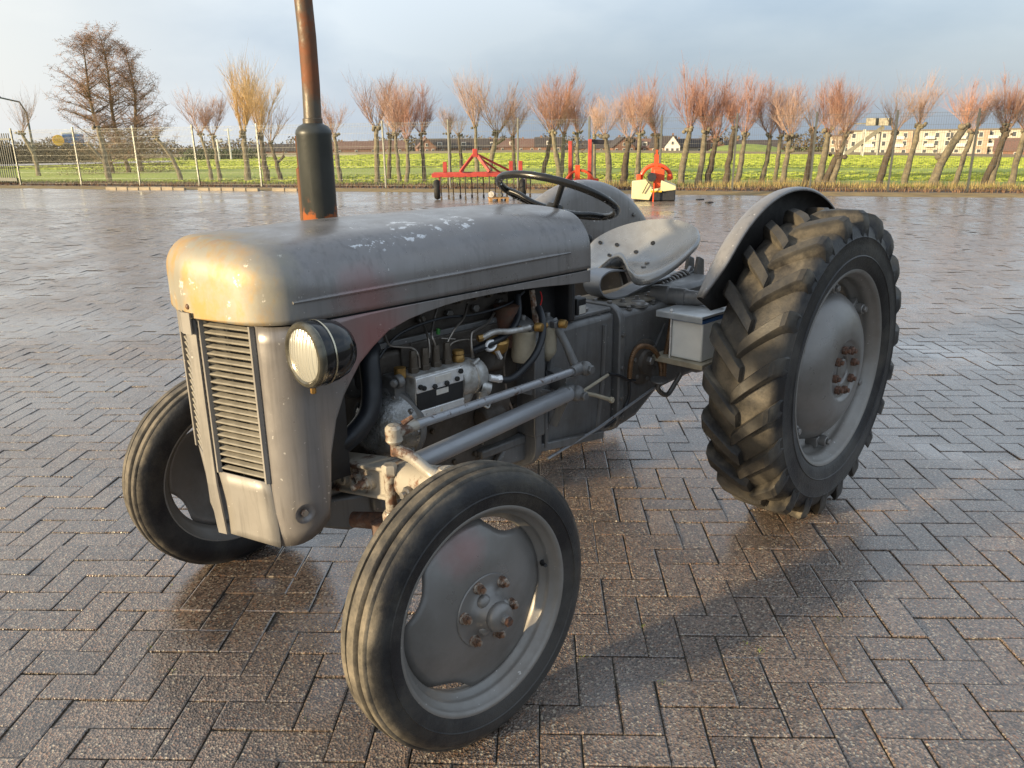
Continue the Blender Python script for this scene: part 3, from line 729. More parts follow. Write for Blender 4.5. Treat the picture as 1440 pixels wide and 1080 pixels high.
# ================================================================ FAR BUILDINGS
def house(px,D,w_,d_,hw,hr,wall,roof,label,rz=0,gable=False,dorm=0,wins=3,chim=True,cat='house',gcol=None):
    z=terr(D,px)-.3; p=B(px,D,z); dirr=math.atan2(CAM.y-p.y,CAM.x-p.x)-math.pi/2+rz; hw*=.72; hr*=.75
    root=empty(cat.replace(' ','_') if cat!='house' else 'house',p,dirr)   # local +y looks to the camera
    k=MB(); k.box((0,0,hw/2),(w_,d_,hw))
    if gable:
        for s_ in (-1,1): k.prism([(-w_/2,0),(w_/2,0),(0,hr)],(0,s_*(d_/2)-(.2 if s_>0 else 0),hw),(1,0,0),(0,0,1),(0,.2,0))
    else:
        for s_ in (-1,1): k.prism([(-d_/2,0),(d_/2,0),(0,hr)],(s_*(w_/2)-(.2 if s_>0 else 0),0,hw),(0,1,0),(0,0,1),(.2,0,0))
    k.build('wall',wall,root,smooth=False)
    r_=MB()
    if gable:
        for s_ in (-1,1): r_.prism([(s_*(w_/2+.35),hw-.25),(0,hw+hr+.1),(0,hw+hr+.35),(s_*(w_/2+.45),hw-.05)],(0,-d_/2-.3,0),(1,0,0),(0,0,1),(0,d_+.6,0))
    else:
        for s_ in (-1,1): r_.prism([(s_*(d_/2+.35),hw-.25),(0,hw+hr+.1),(0,hw+hr+.35),(s_*(d_/2+.45),hw-.05)],(-w_/2-.3,0,0),(0,1,0),(0,0,1),(w_+.6,0,0))
    ro=r_.build('roof',roof,root,smooth=False)
    if chim:
        k=MB(); k.box((w_*.28 if not gable else 0,0 if not gable else -d_*.2,hw+hr+.3),(.7,.7,1.3)); k.build('chimney',m_brickr,ro,smooth=False)
    def win(x,y,zz,ww,hh):
        k=MB(); k.box((x,y+.02,zz),(ww,.16,hh)); f=k.build('window',m_wallw,root,smooth=False)
        k=MB(); k.box((x,y+.09,zz),(ww*.78,.1,hh*.8)); k.build('pane',m_glass,f,smooth=False)
    for i in range(wins): win(-w_/2+w_*(i+.5)/wins,d_/2,hw*.5,1.1,1.4)
    if gable: win(0,d_/2,hw+hr*.3,1.0,1.3)
    for i in range(dorm):
        x=-w_/2+w_*(i+.5)/dorm; k=MB(); k.box((x,d_*.28,hw+hr*.42),(1.9,d_*.35,1.6)); dm=k.build('dormer',m_wallw,root,smooth=False)
        k=MB(); k.box((x,d_*.28+d_*.175,hw+hr*.42),(1.4,.12,1.0)); k.build('pane',m_glass,dm,smooth=False)
    return tag(root,label,cat,'far houses beyond the field')
HS=[
(606,330,12,8,3.0,4.2,m_brickr,m_roofd,'red brick gabled house left of the cultivator, with white dormers',.1,False,2),
(598,322,7,8,3,4.6,m_brickr,m_roofr,'steep gable end at the left of the brick house behind the first trunks',.1,True,0),
(652,338,20,8,3.0,4.2,m_brickr,m_roofd,'long low brick terrace behind the cultivator mast',0,False,1),
(705,340,16,8,3.0,4.0,m_brickr,m_roofr,'brick house between the cream forked willow and the fence post',.1,False,2),
(748,335,13,9,3.0,3.8,m_brickr,m_roofr,'low russet house left of the white-dormered one above the steering wheel',0,False,0),
(772,330,11,8,3.2,4.4,m_brickr,m_roofd,'brick house with one wide white dormer above the steering wheel',0,False,1),
(846,335,17,9,2.6,3.4,m_brickr,m_roofd,'dark low barn right of the red forklift frame',0,False,0),
(873,330,9,9,3.0,4.8,m_brickr,m_roofd,'dark steep-roofed house left of the disc mower',.3,True,0),
(907,335,14,8,3.0,4.0,m_brickr,m_roofr,'brick house behind the disc mower',0,False,1),
(934,325,9,8,3.0,5.2,m_brickr,m_roofd,'dark-roofed house touching the white gabled one',-.2,False,0),
(946,318,5.6,8,3.6,5.0,m_wallw,m_roofd,'small white house with a pointed dark gable right of the disc mower',0,True,0),
(968,330,13,8,3.2,3.8,m_cream,m_roofd,'cream house directly right of the white gabled house',0,False,0),
(1000,335,12,8,3.0,4.6,m_brickr,m_roofr,'brown-roofed house behind the trunks right of the white house',.15,True,0),
(1060,345,22,8,3.0,3.6,m_brickr,m_roofd,'long dark roof above the grassy mound',0,False,0),
(545,345,14,8,3.0,3.8,m_brickr,m_roofr,'red brick house above the bonnet middle, right of the exhaust',0,False,0),
(500,345,20,8,3.0,3.6,m_brickr,m_roofr,'long red roofed row just right of the exhaust muffler',0,False,0),
(400,345,26,8,2.6,3.0,m_brickr,m_roofd,'low brown row behind the pale garden wall left of the exhaust',0,False,0),
]
for h in HS: house(*h[:9],rz=h[9],gable=h[10],dorm=h[11])
# cream apartment block at the right
def flats():
    D=330; z0=terr(D,1300)-.3; c=B(1322,D,z0); dirr=math.atan2(CAM.y-c.y,CAM.x-c.x)-math.pi/2+.10; root=empty('apartment_block',c,dirr)
    tag(root,'long three storey cream and salmon apartment block beyond the field at right','building')
    W=60; H=8.6; k=MB(); k.box((0,0,H/2),(W,10,H)); k.build('wall',m_wall,root,smooth=False)
    k=MB(); k.box((0,0,H+.2),(W+.8,11,.45)); k.build('roof',m_tan,root,smooth=False)
    pr=None
    # local +x points to the left of the picture
    for i,x in enumerate((-25,-12.5,0,11,22)):
        k=MB(); k.box((x,5.6,H/2+.15),(3.4,1.3,H-.5)); k.build('bay',m_pink if i%2 else m_wall,root,smooth=False)
    for fl in range(3):
        for i in range(18):
            x=-W/2+W*(i+.5)/18; 
            if any(abs(x-b)<1.9 for b in (-25,-12.5,0,11,22)): yy=6.27
            else: yy=5.02
            k=MB(); k.box((x,yy,1.65+fl*2.7),(1.55,.14,1.9 if fl else 1.4)); f=k.build('window',m_wallw,root,smooth=False)
            k=MB(); k.box((x,yy+.06,1.65+fl*2.7),(1.15,.12,1.5 if fl else 1.0)); k.build('pane',m_glass,f,smooth=False)
    for i in range(6):
        k=MB(); x=-W/2+5+i*9.6; k.box((x,5.9,3.2),(3.0,1.7,.14)); k.box((x,6.7,3.75),(3.0,.07,1.0)); builds(k,'balcony',m_wallw,root,smooth=False)
        k=MB(); k.box((x,5.9,5.8),(3.0,1.7,.14)); k.box((x,6.7,6.3),(3.0,.07,1.0)); builds(k,'balcony',m_wallw,root,smooth=False)
flats()
def flats2():
    D=340; z0=terr(D,1212)-.3; c=B(1212,D,z0); dirr=math.atan2(CAM.y-c.y,CAM.x-c.x)-math.pi/2; root=empty('apartment_wing',c,dirr)
    tag(root,'lower grey-cream wing of flats behind the sloping conveyor','building'); W=22; H=6.8
    k=MB(); k.box((0,0,H/2),(W,9,H)); k.build('wall',m_cream,root,smooth=False); k=MB(); k.box((0,0,H+.2),(W+.6,10,.4)); k.build('roof',m_roofd,root,smooth=False)
    for fl in range(2):
        for i in range(9):
            x=-W/2+W*(i+.5)/9; k=MB(); k.box((x,4.52,1.9+fl*2.8),(1.5,.14,1.8)); f=k.build('window',m_wallw,root,smooth=False)
            k=MB(); k.box((x,4.58,1.9+fl*2.8),(1.1,.12,1.4)); k.build('pane',m_glass,f,smooth=False)
    house(1432,300,12,9,3,4.5,m_brickr,m_roofr,'brown gabled house at the far right edge behind the last willows',0,False,0)
flats2()
# conveyor
def conveyor():
    D=230; z0=terr(D,1200); a=B(1188,D,zat(219,D,1188)); b=B(1241,D,zat(178,D,1241)); root=empty('belt_conveyor',B(1188,D,z0)); L=root.location
    tag(root,'tall sloping belt conveyor with box hoppers on top, left of the cream flats','conveyor')
    k=MB(); k.bar(a-L,b-L,1.2,1.0); k.build('belt_frame',m_conv,root,smooth=False)
    for px in (1225,1243):
        t=B(px,D,zat(171.5,D,px)); k=MB(); k.box(t-L,(2.9,2.4,1.8)); k.build('hopper',m_conv,root,smooth=False)
    for px,y0 in ((1190,180),(1214,182),(1236,186)):
        k=MB(); t=B(px,D,zat(y0,D,px)); k.bar(Vector((t.x,t.y,z0))-L,t-L,.4,.4); k.build('leg',m_galv,root,smooth=False)
    k=MB(); k.bar(B(1183,D,zat(174,D,1183))-L,B(1222,D,zat(174,D,1222))-L,.3,.3); k.build('walkway',m_conv,root,smooth=False)
conveyor()
# mound, garden wall, hedges
k=MB(); P=[]
for j,(D,z) in enumerate(((262,0),(272,2.3),(285,2.6),(300,0))):
    P.append([B(995+8*i,D,terr(D,995+8*i)+z*math.sin(math.pi*min(1,i/14))**.5+.4) for i in range(15)])
k.grid(P); tag(k.build('grass_mound',m_grn,smooth=True),'low sunlit grassy mound beyond the field, above the near fender','mound',kind='structure')
def wallobj(px0,px1,D,y0,y1,mat,label,name='garden_wall',cat='wall'):
    a=B(px0,D,0);b=B(px1,D,0); m=(a+b)/2; z0=zat(y1,D); z1=zat(y0,D); o=empty(name,Vector((m.x,m.y,z0)))
    k=MB(); k.bar(a-m+Vector((0,0,(z1-z0)/2)),b-m+Vector((0,0,(z1-z0)/2)),.3,z1-z0); k.build('panel',mat,o,smooth=False)
    k=MB(); k.bar(a-m+Vector((0,0,(z1-z0)+.05)),b-m+Vector((0,0,(z1-z0)+.05)),.45,.12); k.build('coping',m_kerb,o,smooth=False); tag(o,label,cat)
wallobj(372,425,200,213,222,m_wall,'long pale garden wall left of the exhaust, lit yellow')
wallobj(470,500,215,213,219,m_wall,'short pale wall just right of the exhaust muffler')
hed=[]
rr=random.Random(9)
for i in range(120):
    px=-60+i*13; D=rr.uniform(350,400); big=3.0+2.2*math.sin(i*.7)+rr.uniform(0,2.5)
    if 1170<px<1420: big*=.6
    hed.append((B(px,D,terr(D,px)),5.5,5.5,max(2.,big)+2.2))
clumps('tree_belt',m_hedge,hed,'brown belt of bare bushes and trees behind the far houses','tree belt',12,260,.8)
clumps('bare_hedge',m_hedge,[(B(x,110,terr(110)),2.2,2.2,2.6+.6*math.sin(x*.3)) for x in range(-30,118,9)],'brown bare hedge at far left behind the green lawn','hedge',13,700,.22)
clumps('evergreen_shrubs',m_hedgeg,[(B(x,150,terr(150)),3,3,1.9) for x in (270,290,310,330,350,20,5,-20)],'dark green shrubs behind the thin willows left of the exhaust','shrubs',14,500,.3)
# street lamp, poles, blue vehicle
def lamp(px,D,topy,arm,label):
    base=B(px,D,terr(D)); t=zat(topy,D,px)-base.z; root=empty('street_lamp',base); side=(B(px+50,D)-B(px,D)).normalized()
    k=MB(); k.tube([(0,0,0),(0,0,t*.8),side*arm*.2+Vector((0,0,t*.94)),side*arm+Vector((0,0,t))],[.09,.06,.05,.045],8); k.build('pole',m_galv,root)
    k=MB(); k.box(side*arm*1.15+Vector((0,0,t)),(.75,.3,.14)); k.build('lamp_head',m_galv,root,bevel=.03); tag(root,label,'street lamp')
lamp(44,60,137,-1.4,'tall street lamp with a curved arm beside the crooked left willow')
def pole(px,D,y0,label,r=.14):
    b=B(px,D,terr(D,px)); k=MB(); h=zat(y0,D,px)-b.z; k.tube([(0,0,0),(0,0,h)],[r,r*.8],8); k.tube([(-.5,.5,h*.93),(.5,-.5,h*.93)],.05,6); o=k.build('utility_pole',m_wallw); o.location=b; tag(o,label,'pole')
pole(322,140,180,'taller white pole left of the yellow willow'); pole(305,120,196,'shorter white pole left of the yellow willow')
pole(1189,180,178,'white pole in front of the conveyor foot',.18); pole(1216,190,182,'slim pale pole beside the sloping conveyor',.14)
def van():
    D=75; b=B(97,D,terr(D)+.3); b.z=zat(208.5,D,97); root=empty('blue_trailer',b,math.atan2(CAM.y-b.y,CAM.x-b.x)-math.pi/2)
    tag(root,'small blue trailer with a round yellow drum on the lawn at far left','trailer')
    k=MB(); k.box((-.3,0,.62),(1.5,1.6,.85)); k.build('body',m_blue,root,bevel=.05); k=MB(); k.box((-.1,0,1.12),(1.2,1.3,.16)); k.build('roof',m_wallw,root,bevel=.04)
    k=MB(); k.lathe([(0,-.3),(.40,-.3),(.42,0),(.40,.3),(0,.3)],(.75,.6,.62),(0,1,0),20); k.build('drum',m_yel,root)
    for x in (-.7,.2):
        k=MB(); k.lathe([(0,-.1),(.22,-.1),(.25,0),(.22,.1),(0,.1)],(x,.8,.2),(0,1,0),14); k.build('wheel',m_rub,root)
van()
# ================================================================ IMPLEMENTS IN THE YARD
def locframe(px,py,rz=0):
    g_=G(px,py); return Vector((g_.x,g_.y,0)), math.atan2(CAM.y-g_.y,CAM.x-g_.x)-math.pi/2+rz
def cultivator():
    p,a=locframe(684,279); root=empty('spring_tine_cultivator',p,a); tag(root,'red spring tine cultivator with triangular mast parked by the fence','cultivator')
    # local: +x to the left of the picture, +y to the camera;  1 m = about 53 px
    X=lambda px:(684-px)/53.
    Z=lambda py:(279-py)/53.
    for y in (.35,-.35):
        k=MB(); k.box(((X(612)+X(748))/2,y,Z(247)),(X(612)-X(748),.10,.10)); k.build('tool_bar',m_rim2,root,bevel=.01)
    for x in (X(652),X(686)):
        k=MB(); k.box((x,0,Z(247)),(.08,.7,.12)); k.build('cross_beam',m_rim2,root,bevel=.01)
    k=MB(); k.bar((X(650),.3,Z(243)),(X(670),.1,Z(219)),.07,.07); k.bar((X(689),.3,Z(243)),(X(671),.1,Z(219)),.07,.07); k.box((X(670),.1,Z(219)),(.12,.16,.2)); k.build('mast',m_rim2,root,bevel=.008)
    k=MB(); k.bar((X(671),.1,Z(220)),(X(722),-.2,Z(246)),.05,.05); k.bar((X(671),.1,Z(222)),(X(704),-.3,Z(246)),.04,.04); builds(k,'brace',m_rim2,root)
    for px in (629,731,718): 
        k=MB(); k.box((X(px),0,Z(238)),(.10,.10,.30)); k.build('upright',m_rim2,root,bevel=.008)
    t0=None
    for i in range(16):
        if t0 is None:
            k=MB(); pts=[Vector((0,.0,Z(248))),Vector((0,.16,Z(252))),Vector((0,.24,Z(259))),Vector((0,.10,Z(266))),Vector((0,-.02,Z(272))),Vector((0,.06,Z(278)))]
            k.tube(pts,[.016,.016,.016,.015,.014,.01],6); k.box((0,.06,Z(277)),(.05,.02,.09)); t0=o=k.build('spring_tine',m_tine,root)
        else: o=t0.copy(); COL.objects.link(o); o.parent=root
        o.location=(X(624)-i*.152,-.35 if i%2 else .35,0)
    for px in (618,733):
        k=MB(); k.lathe([(.10,-.07),(.22,-.07),(.245,-.03),(.25,0),(.245,.03),(.22,.07),(.10,.07)],(X(px),.2,.25),(1,0,0),24,closed=True); wv=k.build('wheel',m_rub,root)
        k=MB(); k.lathe([(0,-.05),(.11,-.05),(.11,.05),(0,.05)],(X(px),.2,.25),(1,0,0),16); k.build('rim',m_rim2,wv)
        k=MB(); k.bar((X(px)-.08,.2,.25),(X(px)-.08,.2,Z(247)),.05,.06); k.build('wheel_arm',m_rim2,root)
cultivator()
def debris():
    p,a=locframe(701,282,.1); root=empty('wooden_pallet',p,a); tag(root,'short wooden pallet on the ground in front of the cultivator','pallet')
    w_=simple('pallet wood',(.35,.2,.08),.8)
    for i in range(4): k=MB(); k.box((0,-.18+i*.12,.07),(.5,.09,.02)); k.build('plank',w_,root)
    for x in (-.2,0,.2): k=MB(); k.box((x,0,.03),(.06,.45,.06)); k.build('bearer',w_,root)
    for i,(x,r_,m,l) in enumerate(((.16,.075,m_alu,'round silver metal drum lying on the left of the pallet'),(-.05,.055,m_galv,'small grey can lying on the right of the pallet'))):
        k=MB(); k.lathe([(0,-.08),(r_,-.08),(r_*1.05,0),(r_,.08),(0,.08)],(0,0,r_),(1,.6,0),16); o=k.build('metal_can',m); q=root.matrix_basis@Vector((x,0,.082)); o.location=q; tag(o,l,'can')
debris()
def forkmast():
    p,a=locframe(817,272); root=empty('forklift_mast',p,a); tag(root,'red forklift mast with two uprights and a curved bow, parked behind the fender','forklift mast')
    X=lambda px:(817-px)/49.; Z=lambda py:(272-py)/49.
    for px,t in ((802,204),(828,202)):
        k=MB(); k.box((X(px),0,(Z(t)+.1)/2),(.10,.14,Z(t)-.1)); k.build('upright',m_rim2,root,bevel=.01); k=MB(); k.box((X(px)-.07,.03,(Z(t)+.1)/2),(.035,.08,Z(t)-.25)); k.build('slide_rail',m_galv,root)
    k=MB(); k.bar((X(827),0,Z(205)),(X(846),-.2,Z(206)),.12,.12); k.build('top_arm',m_roofd,root,bevel=.01)
    k=MB(); pts=[Vector((X(815)+.40*math.cos(t),.12,Z(262)+.42*math.sin(t))) for t in [i*math.pi/12 for i in range(13)]]; k.tube(pts,.035,8); k.build('bow',m_oran,root)
    k=MB(); k.box((X(812),.1,Z(247)),(.14,.16,.5)); k.build('bracket',m_oran,root,bevel=.01)
    k=MB(); k.box((X(817),0,Z(255)),(.95,.1,.1)); k.build('cross_beam',m_oran,root,bevel=.01)
    s0=None
    for px in (808,820):
        k=MB(); pts=[Vector((X(px)+.055*math.cos(t*1.0),.05+.055*math.sin(t),Z(236)+.035*t/1.2)) for t in [i*.45 for i in range(60)]]; k.tube(pts,.008,5); k.build('coil_spring',m_tine,root)
forkmast()
def mower():
    p,a=locframe(921,281); root=empty('disc_mower',p,a); tag(root,'red disc mower with cream cover and black skirt parked by the fence','mower')
    X=lambda px:(921-px)/54.; Z=lambda py:(281-py)/54.
    k=MB()   # cream cover, front left panel and right lid
    k.prism([(X(891),Z(256)),(X(891),Z(278)),(X(914),Z(280)),(X(918),Z(270)),(X(916),Z(261)),(X(909),Z(254))],(0,.45,0),(1,0,0),(0,0,1),(0,-.3,0)); k.build('front_cover',m_tarp,root,bevel=.02)
    k=MB(); k.prism([(X(928),Z(255)),(X(947),Z(262)),(X(947),Z(267)),(X(930),Z(269)),(X(914),Z(268)),(X(914),Z(266)),(X(927),Z(265))],(0,.45,0),(1,0,0),(0,0,1),(0,-.85,0)); k.build('top_cover',m_tarp,root,bevel=.015)
    k=MB(); k.prism([(X(913),Z(268.5)),(X(930),Z(269)),(X(946.5),Z(267)),(X(946.5),Z(281)),(X(900),Z(281.3)),(X(893),Z(279.8))],(0,.40,.008),(1,0,0),(0,0,1),(0,-.8,0)); k.build('skirt',m_tarpd,root,bevel=.02)
    k=MB(); k.box((X(922),.47,Z(268.6)),(.26,.03,.035)); k.build('edge_band',m_yel,root)
    k=MB(); pts=[Vector((X(921)+.36*math.cos(t),.0,Z(255)+.34*math.sin(t))) for t in [i*math.pi/14 for i in range(15)]]; k.tube(pts,.05,8); k.build('arch_frame',m_oran,root)
    k=MB(); k.box((X(925),.1,Z(254)),(.26,.3,.45)); k.box((X(921),.05,Z(243)),(.24,.14,.14)); k.build('gearbox_bracket',m_oran,root,bevel=.02)
    k=MB(); k.lathe([(0,-.12),(.10,-.12),(.11,0),(.10,.12),(0,.12)],(X(916),.42,Z(251)),(0,1,0),16); k.build('gearbox',m_tarpd,root)
    k=MB(); k.bar((X(921),0,Z(243)),(X(921),0,Z(218)),.05,.05); k.box((X(921),0,Z(232)),(.10,.10,.3)); k.build('mast',m_oran,root)
    k=MB(); k.bar((X(912),.52,Z(257)),(X(905),.5,Z(271)),.02,.02); k.build('lever',m_black,root)
    k=MB(); k.bar((X(919),.56,Z(258)),(X(918.5),.56,Z(283)),.03,.03); k.build('drive_shaft_stand',m_oran,root)
    for px in (899,938): k=MB(); k.box((X(px),.1,Z(252)),(.10,.12,.14)); k.build('lug',m_oran,root,bevel=.01)
mower()
k=MB(); rr=random.Random(77)
for px,py in ((243,942),(213,909),(240,823),(930,960),(1050,905),(1068,915),(820,925),(905,880),(430,1010),(1180,870)):
    c=G(px,py)
    for i in range(10):
        a=rr.uniform(0,6.28); l=rr.uniform(.004,.011); p=c+Vector((rr.gauss(0,.006),rr.gauss(0,.006),-.004)); d=Vector((math.cos(a),math.sin(a),.9))*l; sx=Vector((-math.sin(a),math.cos(a),0))*.0018
        b=len(k.v); k.v+=[tuple(p-sx),tuple(p+sx),tuple(p+d)]; k.face(b,b+1,b+2)
tag(k.build('joint_moss',m_grn,smooth=False),'tiny green weed sprigs in the joints of the block paving','moss',kind='stuff')
# loose scraps on the wet yard
for i,(px,py,l) in enumerate(((985,281,'dark flat scrap on the wet yard right of the disc mower'),(997,285,'small dark scrap nearest the tractor on the wet yard'),)):
    p=G(px,py); k=MB(); rr=random.Random(i); k.prism([(.16*math.cos(t)*rr.uniform(.6,1),.09*math.sin(t)*rr.uniform(.6,1)) for t in [j*.7 for j in range(9)]],(0,0,0),(1,0,0),(0,1,0),(0,0,.02)); o=k.build('flat_scrap',m_black,smooth=False); o.location=p; tag(o,l,'scrap')

# ================================================================ THE TRACTOR  (x forward, y to its left, z up)
T=empty('vintage_tractor',(0,0,0)); tag(T,'weathered grey vintage farm tractor with rusty upright exhaust on wet block paving','tractor')
SEAM=1.048
# ---- bonnet (rounded shell with open rear and bottom)
def bonnet():
    hw=.277; r_=.100
    def zt(x,y):
        h=1.2465
        if x<1.25: h-=.008*((1.25-x)/.33)**2
        if x>1.65: h-=.016*((x-1.65)/.5)**1.6
        return h-.030*(y/hw)**2
    def F(p):
        ay=math.sqrt(p.y*p.y+.0004)
        e=[abs(p.y)-(hw-(p.z-SEAM)*.03)+r_, (p.z-zt(p.x,p.y))*(1+.35*min(1,max(0,(p.x-1.9)/.15)))+r_, (p.x-(2.157-.062*ay/hw-.012*(ay/hw)**2))*1.35+r_]
        o=math.sqrt(sum(max(0,q)**2 for q in e))
        return o+min(max(e),0)-r_
    def hit(c,d):  # march out to the rounded hull
        lo,hi=0,.45
        for _ in range(26):
            m=(lo+hi)/2
            if F(c+d*m)<0: lo=m
            else: hi=m
        return c+d*lo
    P=[]; NJ=72
    def phi(j):
        return math.pi*j/NJ
    for x in (.918,.925,.95,1.0,1.1,1.2,1.35,1.5,1.62,1.74,1.84):
        P.append([hit(Vector((x,0,SEAM)),Vector((0,math.cos(phi(j)),math.sin(phi(j))))) for j in range(NJ+1)])
    c=Vector((1.90,0,SEAM)); N=34
    for i in range(N+1):
        ps=math.pi/2*(i/N)*.995
        P.append([hit(c,Vector((math.sin(ps),math.cos(ps)*math.cos(phi(j)),math.cos(ps)*math.sin(phi(j))))) for j in range(NJ+1)])
    k=MB(); k.grid(P); return k.build('bonnet',m_hood,T,angle=80,solid=.003,offset=1)
bon=bonnet()
k=MB()
for s_ in (1,-1):
    k.tube([U(366,434,.275*1)*1 if 0 else Vector((x,s_*(.2765+.0018),z)) for x,z in ((2.02,1.0985),(1.9,1.100),(1.7,1.102),(1.5,1.104),(1.3,1.107),(1.15,1.109),(1.02,1.110))],[.0035,.006,.006,.006,.006,.006,.003],8)
builds(k,'styling_bead',m_hood,bon)
# ---- badge on the nose
k=MB(); 
def vee(y): return 2.157-.062*abs(y)/.277
k.grid([[Vector((vee(y)+.0095,y,z)) for y in (-.030,0,.030)] for z in (1.008,1.035,1.062)]); k.build('nose_badge',m_front,bon,solid=.004,smooth=False)
# small knob and rust blister above it
k=MB(); k.ball((2.152,.012,1.075),.008,10); k.build('badge_rivet',m_nut,bon)
# ---- front cowl and side panels
side=[(1.974,.523),(1.962,.60),(1.952,.695),(1.929,.785),(1.90,.845),(1.846,.917),(1.80,.953),(1.751,.984),(1.68,1.004),(1.617,1.014),(1.55,1.022),(1.486,1.026),(1.345,1.027),(1.159,1.018),(1.05,1.010),(.917,1.002)]
def cowl():
    k=MB()
    for s_ in (1,-1):
        cols=[]
        # plan curve from the grille edge round the corner
        plan=[(2.082,.200),(2.078,.212),(2.072,.226),(2.060,.243),(2.044,.256),(2.024,.266),(2.0,.272),(1.985,.275)]
        bot=[.452,.452,.454,.458,.464,.474,.492,.510]
        for (x,y),b_ in zip(plan,bot): cols.append((x,y,b_))
        for x,z in side: cols.append((x,.2765,z))
        P=[]
        for x,y,b_ in cols:
            col=[]
            top=SEAM-.006+.012*math.exp(-((x-1.4)/.4)**2)*0
            for i in range(15):
                t=i/14; z=b_+(top-b_)*t
                inn=0
                # lower part of cowl tapers in slightly
                col.append(Vector((x-.012*max(0,(.62-z))/.17,s_*(y-.02*max(0,(.60-z)/.15)**2),z)))
            P.append(col)
        if s_<0: P=P[::-1]
        k.grid(P)
    return k.build('side_panel',m_side,T,angle=50,solid=.0028,offset=0)
cw=cowl()
# cowl bolt and its dimple
k=MB(); bc=U(428,721,.268); k.lathe([(0,-.004),(.010,-.003),(.018,.004),(.024,.007),(.027,.0075)],bc+Vector((0,.0,0)),(.15,1,-.05),20); k.build('bolt_dimple',m_side,cw)
k=MB(); k.hexb(bc+Vector((0,-.002,0)),(.15,1,0),.010,.009); k.build('cowl_bolt',m_nut,cw)
# ---- grille: centre bar, frames, slats, lower apron
def gx(y): return 2.150-.062*abs(y)/.205
gr=empty('grille'); gr.parent=T
k=MB(); k.grid([[Vector((gx(y)+.004+.002*(abs(y)<.01)-.012*max(0,(.62-z))/.17,y,z)) for y in (-.026,-.018,0,.018,.026)] for z in (.453,.60,.8,1.0,SEAM-.004)]); k.build('centre_bar',m_front,gr,solid=.006,smooth=False)
for s_ in (1,-1):
    k=MB(); P=[[Vector((gx(y)-.004-.012*max(0,(.62-z))/.17-.005*math.sin(math.pi*(.64-z)/.19),s_*y,z)) for y in (.027,.06,.10,.15,.199)] for z in (.452,.47,.50,.55,.60,.638)]
    k.grid(P); k.build('apron',m_front,gr,solid=.004)
    for y0 in (.036,.196):
        k=MB(); k.bar((gx(y0)-.001,s_*y0,.638),(gx(y0)-.001,s_*y0,SEAM-.006),.008,.012,(1,0,0)); k.build('frame_strip',m_front,gr)
    s0=None
    for i in range(22):
        z=.652+i*(SEAM-.018-.652)/21
        if s0 is None:
            k=MB(); ya,yb=.041,.191; 
            pa=Vector((gx(ya)-.004,s_*ya,0)); pb=Vector((gx(yb)-.004,s_*yb,0)); d=(pb-pa).normalized(); nn=Vector((abs(d.y),-d.x*s_*1,0)); nn=Vector((.96,.28*s_,0))
            b=len(k.v)
            for p in (pa,pb):
                for (f_,h) in ((0,-.0032),(.0022,-.0005),(0,.0012),(-.013,.0042),(-.013,.0026)): k.v.append(tuple(p+nn*f_+Vector((0,0,h))))
            for j in range(5): k.face(b+j,b+(j+1)%5,b+5+(j+1)%5,b+5+j)
            k.face(*[b+j for j in range(5)]); k.face(*[b+5+j for j in range(5)])
            s0=o=k.build('slat',m_slat,gr,smooth=False)
        else: o=s0.copy(); COL.objects.link(o); o.parent=gr
        o.location=(0,rnd.gauss(0,.0006),z+rnd.gauss(0,.0008))
k=MB(); k.lathe([(0,.0),(.0115,.0)],(0,0,0),(1,0,0),20); ho=k.build('starting_handle_hole',m_black,gr,loc=(2.1545-.004,.0,.575)); ho.scale=(1,1,1.7); ho.location.x=2.1512
# radiator core behind the grille
k=MB(); k.box((2.045,0,.80),(.02,.38,.52)); k.box((1.90,0,.82),(.09,.42,.46)); k.build('radiator',m_black,T)
k=MB(); k.box((1.90,0,1.065),(.10,.40,.035)); k.build('radiator_tank',m_black,T,bevel=.01)
# black strip added behind the bonnet seam to give the gap its shade
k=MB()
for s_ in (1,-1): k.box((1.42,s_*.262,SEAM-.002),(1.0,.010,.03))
builds(k,'seam_shade_strip',m_black,T)
# ---- headlights
def headlight(s_):
    c=Vector((2.038,s_*.358,.992)); k=MB()
    k.lathe([(.0755,.012),(.0765,.004),(.0765,-.022),(.075,-.024),(.075,-.028),(.0765,-.030),(.0745,-.050),(.066,-.078),(.050,-.098),(.028,-.108),(0,-.111)],c,(1,0,0),48)
    o=k.build('headlight',m_gloss,T); 
    k=MB(); k.lathe([(.060,.013),(.066,.0175),(.073,.017),(.0775,.011),(.0778,.002),(.0765,-.001)],c,(1,0,0),48); k.build('bezel',m_bez,o)
    k=MB(); k.lathe([(.0775,-.024),(.0782,-.026),(.0775,-.028)],c,(1,0,0),48); k.build('clamp_band',m_chrome,o)
    le=MB(); le.lathe([(0,.024),(.02,.0232),(.04,.0205),(.055,.016),(.0625,.0135)],Vector((0,0,0)),(1,0,0),40); le.build('lens',m_lens,o,loc=c)
    k=MB(); k.hexb(c+Vector((-.004,0,-.078)),(0,0,-1),.007,.016); k.build('clamp_screw',m_brass,o)
    k=MB(); k.bar(c+Vector((-.07,0,0)),c+Vector((-.10,-s_*.09,0)),.03,.03); k.tube([c+Vector((-.05,-s_*.06,.02)),c+Vector((-.055,-s_*.085,.035))],[.013,.010],8); k.build('bracket',m_black,o)
headlight(1)
